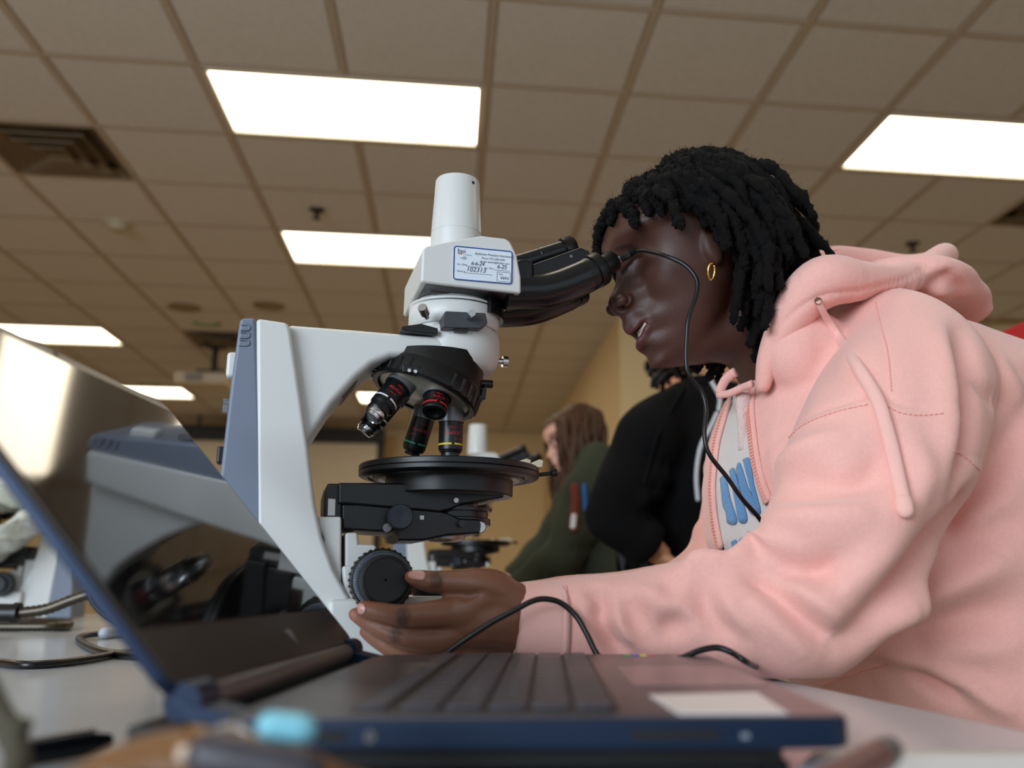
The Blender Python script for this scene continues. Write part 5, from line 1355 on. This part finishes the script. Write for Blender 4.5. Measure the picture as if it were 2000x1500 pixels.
cable('power_cable', np.vstack([onT([(-60, 1286), (0, 1294), (60, 1299), (150, 1291), (230, 1277), (300, 1268)], .0040), [[-.20, 1.06, TABLE_Z + .004], [-.12, 1.20, TABLE_Z + .004], [-.10, 1.45, TABLE_Z + .004], [-.16, 1.80, TABLE_Z + .004]]]), .0038, 'black power cable running along the table from the left edge')
lc = cable('looped_cable', np.vstack([onT([(320, 1284), (215, 1276), (172, 1262), (155, 1250), (160, 1243)], .0045), onT([(200, 1237), (250, 1233), (310, 1229)], .006), [[-.36, 1.60, TABLE_Z + .0045], [-.22, 1.75, TABLE_Z + .0045]]]), .0042, 'black cable loop with a pale sleeve, lying behind the laptop screen')
mk('pale_sleeve', tube(onT([(204, 1237), (225, 1234), (246, 1232.5), (275, 1230)], .008), .0078, 14, m=4, roundcap=True), mat('pale_blue_sleeve', srgb(178, 190, 205), .4), lc, smooth=180)
M_cond = mat('steel_conduit', srgb(74, 68, 60), .3, metal=.8)
def conduit(nm, P, r, lb, step):
    Q = smooth_path(np.asarray(P), 20); s = np.r_[0, np.cumsum(np.linalg.norm(np.diff(Q, axis=0), axis=1))]
    t = np.arange(0, s[-1], step); Q = np.array([[np.interp(v, s, Q[:, k]) for k in range(3)] for v in t])
    o = root(nm, tuple(Q[0]), lb, 'conduit')
    mk('corrugated_hose', tube(Q, [r * (1 if k % 2 else .86) for k in range(len(Q))], 12, roundcap=False), M_cond, o, smooth=180); return o
conduit('coiled_conduit', np.vstack([onT([(-80, 1213), (0, 1213.5), (70, 1214), (118, 1216), (134, 1219), (120, 1223), (60, 1224), (-80, 1224)], .0085)]), .0082, 'silver black ribbed hose doubled back flat on the table at left', .0035)
CG = [onY(-60, 1200, 1.42), onY(0, 1199, 1.42), onY(38, 1197, 1.42), onY(90, 1190, 1.42), onY(140, 1172, 1.42), onY(185, 1158, 1.42), onY(235, 1154, 1.44)]
CG = [np.array([p[0], p[1], max(p[2], TABLE_Z + .012)]) for p in CG]
cg = conduit('light_guide_hose', CG, .0085, 'thick black ribbed hose rising towards the laptop screen at left', .004)
mk('ferrule', join(lathe([(.013, 0), (.013, .028), (.015, .029), (.015, .036), (.012, .037)], CG[2] - np.array([.036, 0, 0]), (1, 0, -.02), 24)), M_blk, cg)
cable('hanging_cable', np.array([onY(205, 1108, 1.35), onY(182, 1120, 1.36), onY(175, 1145, 1.36), onY(182, 1175, 1.36), onY(205, 1200, 1.36), onY(240, 1217, 1.36), onY(300, 1222, 1.36)]), .0042, 'black cable curving down beside the laptop screen edge at left')

# ================================================================== the other two microscopes
sA = copy_tree(S_); Y_ = 2.22; sA.location = ((48 - 874) / 1801 * Y_, Y_, TABLE_Z); sA.rotation_euler = (0, 0, math.pi + math.radians(4))
sA['label'] = 'white microscope at the left edge, half hidden by the laptop screen'
sB = copy_tree(S_); Y_ = 2.28; sB.location = ((925 - 874) / 1801 * Y_, Y_, TABLE_Z); sB.rotation_euler = (0, 0, math.radians(6))
sB['label'] = 'far white microscope seen behind the stage of the nearest one'
for o in (S_, sA, sB): o['group'] = 'microscopes on the bench'
# clear dust cover bunched over the left microscope
M_film = mat('plastic_film', srgb(226, 228, 216), .25, trans=.35, ior=1.3)
ca = np.array(sA.location); dv = []
for k in range(15):
    t = k / 14; c = np.array([onY(-60 + 165 * t, 1105 - 118 * t, 2.10)]).ravel()
    dv.append([c + np.array([0, math.sin(a) * .07 * (1 + .2 * math.sin(5 * a + k)), math.cos(a) * .027 * (1 + .3 * math.sin(3 * a + k * 1.7))]) for a in np.linspace(0, 2 * math.pi, 22, endpoint=False)])
dc = mk('dust_cover', loft(dv), M_film, None, smooth=180); tag(dc, 'crumpled clear plastic dust cover over the microscope at the left edge', 'dust cover')
# second bunch, higher
dv = []
for k in range(11):
    t = k / 10; c = onY(-60 + 150 * t, 940 + 18 * math.sin(3 * t), 2.12)
    dv.append([c + np.array([0, math.sin(a) * .08 * (1 + .2 * math.sin(4 * a + k)), math.cos(a) * .038 * (1 + .35 * math.sin(3 * a + k * 1.3))]) for a in np.linspace(0, 2 * math.pi, 22, endpoint=False)])
mk('fold', loft(dv), M_film, dc, smooth=180)

# ================================================================== foreground things, close to the lens
M_keysteel = mat('key_steel', srgb(170, 165, 160), .3, metal=1); M_keybrass = mat('key_brass', srgb(190, 140, 70), .3, metal=1)
kc = onZ(470, 1530, TABLE_Z)
kc = np.array([-.062, .292, TABLE_Z])
ks = root('key_bunch', tuple(kc), 'bunch of brass and steel keys with a cyan cap, blurred close to the lens', 'keys')
def key_shape(c, ang, tilt, m_, nm='key', L_=.052, up=0.0):
    P = []
    for t in np.linspace(.35, 2 * math.pi - .35, 16): P.append((-.011 * math.cos(t) * 1.0 - .011, .012 * math.sin(t)))
    P = [(-x - .011 + .0, y) for x, y in P]; P = [(x - .0, y) for x, y in P]
    out = [(.0045 + .0 , .004)]
    body = [(-.022 + .011 + .011 * math.cos(t), .012 * math.sin(t)) for t in np.linspace(.36, 2 * math.pi - .36, 18)]
    blade = [(L_ * .95 - .011, -.004), (L_ - .011, -.001), (L_ - .014, .003)] + [(L_ - .018 - k * .0045, .004 - (.0018 if k % 2 else 0)) for k in range(6)]
    pts = body + blade
    v, f = prism(pts, -.0011, .0011)
    ca, sa, ct, st = math.cos(ang), math.sin(ang), math.cos(tilt), math.sin(tilt)
    def fn(p):
        x, y, z = p[0], p[2], p[1]
        x, z = x * ct - z * st, x * st + z * ct
        return np.array([c[0] + x * ca - y * sa, c[1] + x * sa + y * ca, c[2] + z])
    return mk(nm, xf((v, f), fn), m_, ks, bevel=.0005, seg=2)
key_shape(kc + (.010, .000, .024), .25, -.30, M_keybrass)
key_shape(kc + (-.010, -.012, .018), -.5, -.12, M_keysteel)
key_shape(kc + (.030, .004, .012), .05, -.18, M_keybrass)
key_shape(kc + (-.034, .006, .010), 2.6, -.15, M_keysteel)
mk('leather_fob', tube([kc + (-.045, -.004, .010), kc + (-.015, .004, .020), kc + (.016, .000, .016), kc + (.040, -.010, .008)], [.010, .013, .013, .009], 16, m=5, roundcap=True, flat=(np.array([0, 0, 1.0]), .75)), mat('tan_leather', srgb(122, 84, 50), .4, bump=.3, bscale=300), ks, smooth=180)
mk('split_ring', tube([kc + np.array([.009 * math.cos(t), .003 * math.sin(t), .022 + .008 * math.sin(t)]) for t in np.linspace(0, 2 * math.pi, 25)], .0012, 8), M_keysteel, ks, smooth=180)
cc = onY(560, 1424, .285)
mk('cyan_cap', tube([cc + (-.0042, 0, .0008), cc + (.0042, 0, -.0002)], [.0042, .0042], 20, m=4, roundcap=True), mat('cyan_plastic', srgb(130, 200, 218), .35), ks, smooth=180)
mk('cap_stem', tube([cc + (0, .0, -.003), kc + (.014, .0, .030)], .0020, 8), M_keysteel, ks, smooth=180)
tg = onY(425, 1468, .280); mk('beige_highlight', box(tuple(tg), (.020, .010, .0045), -.25), mat('highlight_beige', srgb(205, 180, 158), .35), ks, bevel=.0015)  # added block whose beige colour stands for a highlight on the bunch
tg = onY(500, 1482, .276); mk('dark_fob', tube([tg + (-.012, 0, .001), tg + (.014, -.004, -.003)], [.0065, .0055], 16, m=3, roundcap=True), mat('slate_leather', srgb(58, 54, 62), .4), ks, smooth=180)
# olive strap
M_olive = mat('olive_webbing', srgb(74, 70, 56), .8, bump=.5, bscale=900)
SPp = [onY(-25, 1330, .33), onY(2, 1392, .325), onY(22, 1432, .32), onY(34, 1470, .315), onY(28, 1520, .31), onY(10, 1575, .31)]
stp = mk('lanyard_strap', tube(SPp, [.0030, .0034, .0044, .0040, .0042, .0042], 12, m=6, roundcap=True), M_olive, None, smooth=180)
tag(stp, 'olive lanyard strap, out of focus at the lower left corner', 'strap')
stc = mk('clip', tube([onY(26, 1440, .318), onY(42, 1420, .318), onY(52, 1415, .318)], [.0032, .0034, .0020], 10, m=4, roundcap=True), M_olive, stp, smooth=180)
pn = root('black_pen', tuple(onZ(110, 1468, TABLE_Z)), 'dark pen lying on the table behind the olive strap', 'pen')
pa, pb = onZ(35, 1478, TABLE_Z + .005), onZ(212, 1446, TABLE_Z + .005); pd = (pb - pa) / np.linalg.norm(pb - pa); pL = np.linalg.norm(pb - pa)
mk('barrel', lathe([(.0030, 0), (.0046, .004), (.0046, pL * .8), (.0030, pL)], pa, pd, 18), M_blks, pn); mk('clip', box(tuple(pa + pd * .02 + (0, 0, .0055)), (.03, .002, .0012), math.atan2(pd[1], pd[0])), M_alu, pn)
# papers and a pen at the lower right
M_paper = mat('white_paper', srgb(228, 232, 238), .7)
g = []
pc = [onZ(x, y, TABLE_Z + .0008) for x, y in ((1590, 1478), (1890, 1458), (2160, 1474), (2200, 1640), (1400, 1640))]
N = 10; v = []; f = []
a0, a1, a2, a3 = pc[0], onZ(2060, 1466, TABLE_Z), onZ(2300, 1700, TABLE_Z), onZ(1350, 1700, TABLE_Z)
for i in range(N + 1):
    for j in range(N + 1):
        s, t = i / N, j / N; p = (a0 * (1 - s) + a1 * s) * (1 - t) + (a3 * (1 - s) + a2 * s) * t
        v.append((p[0], p[1], TABLE_Z + .001 + .0022 * (1 - t) ** 3 * (.5 + .5 * math.sin(5 * s + .6))))
for i in range(N):
    for j in range(N): f.append((i * (N + 1) + j, i * (N + 1) + j + 1, (i + 1) * (N + 1) + j + 1, (i + 1) * (N + 1) + j))
pp = mk('paper_sheet', (v, f), M_paper, None, smooth=180); tag(pp, 'white sheet of paper at the lower right corner of the table', 'paper')
sd = pp.modifiers.new('t', 'SOLIDIFY'); sd.thickness = .0006
mp = root('marker_pen', tuple(onZ(1690, 1520, TABLE_Z)), 'brown and grey marker pen lying on the paper, blurred at lower right', 'pen')
q0, q1 = onY(1735, 1466, .318), onY(1655, 1520, .300); dd = (q1 - q0) / np.linalg.norm(q1 - q0)
mk('cap', tube([q0, q0 + dd * .006], [.0050, .0056], 20, m=3, roundcap=True), mat('grey_plastic', srgb(92, 90, 86), .4), mp, smooth=60)
q2 = q0 + dd * .006; q3 = q2 + np.array([dd[0], dd[1], 0]) * .075; q3[2] = TABLE_Z + .006
mk('barrel', tube([q2, q2 + (q3 - q2) * .5, q3], .0054, 20, m=3, roundcap=True), mat('brown_plastic', srgb(112, 74, 70), .4), mp, smooth=60)
# ================================================================== people in the background
def unit(v): v = np.asarray(v, float); return v / np.linalg.norm(v)
def bystander(label, headO, F, U, skin_c, hs, neck, shoulders, elbows, wrists, hips, torso_rings, sleeve_r, M_top, tshirt=None):
    F = unit(F); U = np.asarray(U, float); U = unit(U - F * (U @ F)); Yv = np.cross(U, F)
    hw = lambda f, y, u: headO + (F * f + Yv * y + U * u) * hs
    base_z = 0.0
    pr = root('person', (hips[0], hips[1], 0), label, 'person')
    sk = [xf(head_surface(PROFILE, SL, nt=48, nu=70), lambda p: hw(*p))]
    for sg in (-1, 1):
        sk.append(xf(ball((0, 0, 0), 1, 12, 8), lambda p, sg=sg: hw(.0735 + p[0] * .0115, sg * .0135 + p[1] * .0062, -.0035 + p[2] * .0078)))
        sk.append(xf(ball((0, 0, 0), 1, 12, 8), lambda p, sg=sg: hw(-.012 + p[0] * .016, sg * .072 + p[1] * .008, .018 + p[2] * .028)))
    sk.append(tube([hw(-.02, 0, .0), (hw(-.02, 0, .0) + neck) / 2, neck, neck + (np.asarray(hips) - neck) * .15], [.048, .048, .055, .08], 20, m=4))
    sk.append(tube([neck + (np.asarray(hips) - neck) * .1, (neck + np.asarray(hips)) / 2, hips], [.07, .09, .09], 20, m=4))
    for S0, E_, Wr in zip(shoulders, elbows, wrists):
        S0, E_, Wr = map(np.asarray, (S0, E_, Wr)); d = unit(Wr - E_); side = unit(np.cross(d, [0, 0, 1])); upv = np.cross(side, d)
        sk.append(tube([neck + (np.asarray(hips) - neck) * .12, S0, (S0 + E_) / 2, E_, Wr, Wr + d * .03], [.05, .045, .04, .034, .025, .022], 16, m=5))
        pm = Wr + d * .03
        sk.append(tube([Wr, pm + d * .02, pm + d * .06], [.024, .030, .028], 16, m=3, roundcap=True, flat=(upv, .5)))
        for k in range(4):
            b = pm + d * .055 + side * (.021 - .014 * k); l = (.030, .035, .032, .024)[k]
            sk.append(tube([b, b + d * l * .7 - upv * .006, b + d * l - upv * .022, b + d * l * .8 - upv * .036], [.0095, .0088, .008, .0065], 10, m=4, roundcap=True))
        b = pm + side * .024; sk.append(tube([b, b + side * .016 + d * .022, b + side * .018 + d * .045 - upv * .01], [.011, .0095, .0075], 10, m=4, roundcap=True))
    V, Fc = remesh(join(*sk), .0036, smooth=4)
    C = np.tile(np.array(srgb(*skin_c)[:3]), (len(V), 1))
    lipP = np.array([hw(.072, y, -.036 - abs(y) * -.1) for y in (-.014, 0, .014)])
    d = np.sqrt(((V[:, None] - lipP[None]) ** 2).sum(2).min(1)); w = np.clip(1.5 - d / (.008 * hs), 0, 1)[:, None] * .6; C = C * (1 - w) + np.array(srgb(160, 92, 84)[:3]) * w
    Ls = []
    for sg in (-1, 1):
        Ls += [(np.array([hw(.062, sg * .030, .032)]), .014 * hs, -.006, 0), (np.array([hw(.064, sg * .032, .028)]), .008 * hs, .004, 0)]
    V = strokes(V, Fc, Ls)
    skin_mesh('body', V, Fc, C, mat('skin_%d' % skin_c[0], srgb(*skin_c), .5, vcol='skin', sss=.08, bump=.05), pr)
    tp = [loft(torso_rings)]
    for S0, E_, Wr in zip(shoulders, elbows, wrists):
        S0, E_, Wr = map(np.asarray, (S0, E_, Wr)); a, b, c = sleeve_r
        tp.append(tube([S0 + (neck - S0) * .5, S0, S0 + (E_ - S0) * .5, E_, E_ + (Wr - E_) * .5, Wr + (E_ - Wr) * .05, Wr], [a * .9, a, a * .95, b, (b + c) / 2 * 1.05, c * 1.15, c], 22, m=5))
    TV_, TF_ = remesh(join(*tp), .0058, smooth=6)
    n_ = vnormals(TV_, TF_); fr = np.array([[23, 41, 17], [-37, 11, 29], [13, -19, 53], [47, 31, -7]])
    TV_ = TV_ + n_ * (np.sin(TV_ @ fr.T + np.arange(4)).sum(1) * .0030)[:, None]
    fold = []
    for S0, E_, Wr in zip(shoulders, elbows, wrists):
        E_, Wr, S0 = map(np.asarray, (E_, Wr, S0)); dd = unit(Wr - E_); q = unit(np.cross(dd, [.2, 1, .1]))
        for k in range(4):
            c = E_ + (Wr - E_) * (.05 + .22 * k); fold.append((np.array([c + q * sleeve_r[1] * math.cos(t) + np.cross(dd, q) * sleeve_r[1] * math.sin(t) + dd * .02 * math.sin(2 * t + k) for t in np.linspace(-2.5, 1.0, 9)]), .015, -.016 if k % 2 else .011))
        for k in range(3):
            c = S0 + (E_ - S0) * (.25 + .28 * k); dd2 = unit(E_ - S0); q2 = unit(np.cross(dd2, [.2, 1, .1]))
            fold.append((np.array([c + q2 * sleeve_r[0] * math.cos(t) + np.cross(dd2, q2) * sleeve_r[0] * math.sin(t) + dd2 * .035 * math.sin(t) for t in np.linspace(-2.4, 1.2, 9)]), .016, -.014))
    TV_ = strokes(TV_, TF_, fold)
    top = mk('jacket', (TV_, TF_), M_top, pr, smooth=180)
    lg = [tube([np.asarray(hips) + (0, 0, .05), np.asarray(hips)], [.15, .15], 22, roundcap=True)]
    lat = unit(np.cross([0, 0, 1], [F[0], F[1], 0]))
    for sg in (-1, 1):
        h0 = np.asarray(hips) + lat * .09 * sg; ft_ = np.array([h0[0], h0[1], .07]); lg.append(tube([h0, (h0 + ft_) / 2 + np.array([F[0], F[1], 0]) * .03, ft_], [.095, .07, .055], 18, m=4, roundcap=True))
        f2 = np.array([h0[0], h0[1], .042]); fw = unit([F[0], F[1], 0])
        mk('shoe', tube([f2 - fw * .06, f2 + fw * .04, f2 + fw * .14, f2 + fw * .19], [.036, .040, .036, .026], 14, m=3, roundcap=True), M_shoe, pr, smooth=180)
    LV, LF = remesh(join(*lg), .010, smooth=4); mk('trousers', (LV, LF), M_jean, pr, smooth=180)
    return pr, hw, top, (TV_, TF_)
def wring(c, ax, bx, n=32, ex=2.3):
    c, ax, bx = map(np.asarray, (c, ax, bx)); out = []
    for k in range(n):
        t = 2 * math.pi * k / n; cs, s = math.cos(t), math.sin(t); q = (abs(cs) ** ex + abs(s) ** ex) ** (-1 / ex); out.append(c + ax * cs * q + bx * s * q)
    return out
def strands(hw, n, seed, path, r, m_, par, nm='hair', cap_u=0.0):
    rr = random.Random(seed); ms = []
    cv_, cf_ = head_surface(PROFILE, SL, nt=48, nu=60)
    kp = [k for k, q in enumerate(cf_) if all(cv_[i][2] > hairline(cv_[i][0], cv_[i][1]) - cap_u for i in q)]
    sv_, sf_ = sub(np.array(cv_), cf_, kp); sv_ = sv_ * np.array([1.07, 1.10, 1.05])
    ms.append(([tuple(hw(*p)) for p in sv_], sf_))
    for k in range(n):
        P, R = path(rr, k, n); ms.append(tube(P, R, 7, m=3, roundcap=True))
    o = mk(nm, join(*ms), m_, par, smooth=180); return o

# ---- person in green with long brown hair, bending over another microscope
Yg = 2.95
g = lambda x, y, dy=0.0: onY(x, y, Yg + dy)
gh = g(1121, 866)
M_olive_j = mat('olive_jacket', srgb(50, 54, 38), .9, bump=.3, bscale=500)
gs, gs2 = g(1168, 925, -.17), g(1158, 915, .19)
ge, ge2 = g(1098, 1085, -.20), g(1080, 1060, .22)
gw, gw2 = g(1010, 1150, -.16), g(1000, 1130, .18)
gn = g(1150, 905); hipg = np.array([g(1215, 1200)[0] + .10, Yg, .92])
rg = [wring(gn + (.01, 0, .01), (.07, 0, .02), (0, .075, 0)), wring(g(1155, 935), (.11, 0, .04), (0, .17, 0)), wring(g(1158, 990), (.125, 0, .03), (0, .20, 0)), wring(g(1170, 1060), (.13, 0, .02), (0, .19, 0)), wring(g(1185, 1140), (.14, 0, .01), (0, .18, 0)), wring(hipg + (-.02, 0, .0), (.15, 0, 0), (0, .18, 0))]
pg, hwg, topg, _ = bystander('person with long brown hair and glasses in an olive jacket, bending beyond the bench', gh, (-.90, -.22, -.40), (-.36, 0, .9), (222, 168, 146), 1.03, gn, (gs, gs2), (ge, ge2), (gw, gw2), hipg, rg, (.078, .066, .040), M_olive_j)
M_brown = mat('brown_hair', srgb(72, 46, 28), .5, bump=.5, bscale=300, spec=.4)
def pgp(rr, k, n):
    a = rr.uniform(-1, 1); f0 = rr.uniform(-.09, .024); y0 = a * .062 * math.sqrt(max(.05, 1 - (f0 / .1) ** 2)); u0 = .078 + .025 * (1 - abs(a)) - .12 * max(0, -f0 - .03)
    p = hwg(f0, y0, u0); P = [p]; sgn = 1 if a > 0 else -1
    w, ph_ = rr.uniform(.006, .014), rr.uniform(0, 6); L_ = rr.uniform(.24, .36); n2 = 10
    for s in range(1, n2 + 1):
        t = s / n2; o = hwg(f0 * 1.15 - .02 * t + (.030 * t if f0 > -.02 else 0), y0 + sgn * (.035 * min(1, t * 3) + .01), u0 - .0)
        P.append(o + np.array([.030 * t + w * math.sin(ph_ + 9 * t), w * math.cos(ph_ + 7 * t), -L_ * t ** 1.15]))
    return P, [.010 * (1 - .4 * (s / n2)) for s in range(n2 + 1)]
strands(hwg, 130, 5, pgp, .01, M_brown, pg)
M_gl = mat('spectacle_frame', srgb(30, 26, 26), .3)
gl = []
for sg in (-1, 1):
    gl.append(tube([hwg(.074, sg * .031 + .022 * math.cos(t), .024 + .018 * math.sin(t)) for t in np.linspace(0, 2 * math.pi, 20)], .0026, 6)); gl.append(tube([hwg(.072, sg * .053, .030), hwg(.03, sg * .074, .030), hwg(-.02, sg * .078, .028)], .0015, 6, m=3))
gl.append(tube([hwg(.077, -.010, .028), hwg(.080, 0, .030), hwg(.077, .010, .028)], .0014, 6)); mk('glasses', join(*gl), M_gl, pg, smooth=180)
for nm, pts, w, c in (('red_shirt', [(1122, 952), (1124, 975), (1122, 1000), (1120, 1030)], .013, (112, 44, 30)), ('blue_lanyard', [(1141, 948), (1142, 970), (1143, 995)], .006, (40, 100, 170)), ('white_print', [(1121, 1008), (1120, 1018), (1119, 1028)], .008, (190, 150, 140))):
    P = [onY(x, y, Yg - .23 if nm == 'red_shirt' else Yg - .245) for x, y in pts]
    tb_ = BVHTree.FromPolygons(_[0].tolist(), _[1]); Q = []
    for x, y in pts:
        h = tb_.ray_cast(Vector(CAM), Vector(ray(x, y)).normalized()); Q.append(np.array(h[0]) + camdir(h[0]) * (.004 if nm == 'red_shirt' else .008) if h[0] is not None else onY(x, y, Yg - .2))
    mk(nm, tube(Q, w, 12, m=4, roundcap=True, flat=(unit(CAM - Q[0]), .3)), mat(nm, srgb(*c), .8), pg, smooth=180)

# ---- person in the black zip hoodie, facing right
Yk = 2.02
k_ = lambda x, y, dy=0.0: onY(x, y, Yk + dy)
M_blackh = mat('black_fleece', srgb(13, 13, 14), .95, bump=.3, bscale=600, spec=.15)
kh = k_(1420, 640); kn = k_(1402, 760)
ks1, ks2 = k_(1272, 850, -.16), k_(1340, 850, .20)
ke1, ke2 = k_(1205, 1005, -.20), k_(1250, 1010, .22)
kw1, kw2 = k_(1274, 1070, -.20), k_(1350, 1090, .18)
hipk = np.array([k_(1340, 1200)[0], Yk, .90])
rk = [wring(kn, (.075, 0, .0), (0, .075, 0)), wring(k_(1375, 790), (.10, 0, -.03), (0, .13, 0)), wring(k_(1345, 850), (.125, 0, -.03), (0, .19, 0)), wring(k_(1330, 930), (.135, 0, 0), (0, .20, 0)), wring(k_(1325, 1040), (.135, 0, 0), (0, .19, 0)), wring(k_(1335, 1130), (.14, 0, 0), (0, .18, 0)), wring(hipk, (.14, 0, 0), (0, .18, 0))]
pk, hwk, topk, tk_ = bystander('person in a black zip hoodie standing behind the person in pink', kh, (.93, -.15, -.25), (.25, 0, .95), (196, 140, 104), 1.05, kn, (ks1, ks2), (ke1, ke2), (kw1, kw2), hipk, rk, (.074, .062, .042), M_blackh)
tbk = BVHTree.FromPolygons(tk_[0].tolist(), tk_[1])
def onk(pts, off):
    Q = []
    for x, y in pts:
        h = tbk.ray_cast(Vector(CAM), Vector(ray(x, y)).normalized())
        if h[0] is not None: Q.append(np.array(h[0]) + camdir(h[0]) * off)
    return Q
M_wzip = mat('white_zip', srgb(200, 204, 208), .5)
for pts in ([(1388, 745), (1398, 760), (1406, 780), (1404, 800)], [(1400, 808), (1385, 840), (1370, 868), (1362, 905), (1360, 940), (1363, 975)]):
    Q = onk(pts, .003)
    if len(Q) > 2: mk('white_zip', tube(Q, .0048, 10, m=5, roundcap=True), M_wzip, topk, smooth=180)
Q = onk([(1335, 760), (1310, 800), (1285, 850), (1270, 900), (1258, 945)], .002)
if len(Q) > 2: mk('drawstring', tube(Q, .0045, 8, m=5, roundcap=True), M_blackh, topk, smooth=180)
M_dkhair = mat('dark_curly_hair', srgb(26, 20, 18), .6, bump=.6, bscale=600)
def pkp(rr, k, n):
    a = rr.uniform(-1, 1); f0 = rr.uniform(-.10, .02); y0 = a * .066; u0 = .07 - .07 * max(0, -f0 - .02) / .08; P = [hwk(f0, y0, u0)]; c = rr.uniform(0, 6); L_ = rr.uniform(.12, .19)
    for s in range(1, 13):
        t = s / 12; P.append(hwk(f0 * 1.2 - .035 * t, y0 * 1.15, u0) + np.array([.010 * math.sin(c + 16 * t) - .02 * t, .010 * math.cos(c + 16 * t), -L_ * t]))
    return P, [.0085 * (1 - .3 * s / 12) for s in range(13)]
strands(hwk, 110, 8, pkp, .01, M_dkhair, pk)
mk('hood', tube([k_(1335, 775, -.10), k_(1345, 762, -.09), k_(1375, 752, -.07), k_(1392, 770, -.05)], [.018, .026, .022, .012], 16, m=5, roundcap=True), M_blackh, topk, smooth=180)
mk('gold_earring', tube([hwk(-.012 + .008 * math.cos(t), -.080, -.014 + .008 * math.sin(t)) for t in np.linspace(0, 2 * math.pi, 20)], .0013, 6), MATS['gold'], pk, smooth=180)

# ---- person farther back, of whom a little of the head shows under the chin
Yf = 3.5
f_ = lambda x, y, dy=0.0: onY(x, y, Yf + dy)
M_greyt = mat('grey_shirt', srgb(70, 70, 74), .85, bump=.2)
fh = f_(1312, 735); fn = fh + np.array([.02, 0, -.15]); hipf = np.array([fn[0] + .02, Yf, .95])
rf = [wring(fn, (.07, 0, 0), (0, .07, 0)), wring(fn + (0, 0, -.06), (.10, 0, 0), (0, .16, 0)), wring(fn + (0, 0, -.2), (.12, 0, 0), (0, .19, 0)), wring(fn + (0, 0, -.4), (.12, 0, 0), (0, .18, 0)), wring(hipf, (.13, 0, 0), (0, .17, 0))]
pf_, hwf, topf, __ = bystander('person far back with short dark hair, face glimpsed beneath the chin in front', fh, (-.55, -.75, -.25), (-.1, -.1, .98), (226, 160, 118), 1.05, fn, (fn + (-.02, -.16, -.09), fn + (-.02, .18, -.09)), (fn + (-.03, -.20, -.36), fn + (-.03, .22, -.36)), (fn + (-.02, -.16, -.56), fn + (-.02, .2, -.56)), hipf, rf, (.062, .056, .045), M_greyt)
def pfp(rr, k, n):
    a = rr.uniform(-1, 1); f0 = rr.uniform(-.09, .055); y0 = a * .068 * math.sqrt(max(.1, 1 - (f0 / .1) ** 2)); u0 = .085 - .03 * abs(a) - .05 * max(0, -f0 - .02) / .08; d = np.array([rr.uniform(-.02, .02) for _ in range(3)])
    return [hwf(f0, y0, u0), hwf(f0 * 1.1, y0 * 1.15, u0 + .006) + d * .5, hwf(f0 * 1.15 - .015, y0 * 1.25, u0 - .025) + d], [.009, .009, .005]
strands(hwf, 150, 4, pfp, .01, M_dkhair, pf_)

# ---- person in red at the right edge
Yr = 1.75
r2 = lambda x, y, dy=0.0: onY(x, y, Yr + dy)
M_redc = mat('red_jersey', srgb(178, 22, 30), .7, bump=.2, bscale=500)
rs = r2(2060, 665); rn = rs + np.array([.10, 0, .05]); rhd = rn + np.array([.10, 0, .17]); hipr = np.array([rs[0] + .12, Yr, .92])
rr_ = [wring(rn, (.075, 0, 0), (0, .075, 0)), wring(r2(2075, 652), (.14, 0, 0), (0, .15, 0)), wring(r2(2085, 700), (.17, 0, 0), (0, .20, 0)), wring(rs + (.08, 0, -.2), (.16, 0, 0), (0, .19, 0)), wring(hipr, (.15, 0, 0), (0, .17, 0))]
pr_, hwr, _a, _b = bystander('person in a red top at the right edge behind the pink hood', rhd, (.9, -.3, -.2), (.2, 0, .95), (205, 150, 120), 1.05, rn, (rs + (.04, -.17, -.05), rs + (.06, .18, -.05)), (rs + (.02, -.21, -.30), rs + (.06, .22, -.30)), (rs + (.20, -.20, -.46), rs + (.22, .2, -.46)), hipr, rr_, (.070, .062, .050), M_redc)
def prp(rr, k, n):
    a = rr.uniform(-1, 1); f0 = rr.uniform(-.09, .055); y0 = a * .068 * math.sqrt(max(.1, 1 - (f0 / .1) ** 2)); u0 = .085 - .03 * abs(a) - .05 * max(0, -f0 - .02) / .08; d = np.array([rr.uniform(-.02, .02) for _ in range(3)])
    return [hwr(f0, y0, u0), hwr(f0 * 1.1, y0 * 1.15, u0 + .006) + d * .5, hwr(f0 * 1.15 - .02, y0 * 1.25, u0 - .035) + d], [.009, .009, .005]
strands(hwr, 150, 14, prp, .01, M_dkhair, pr_)
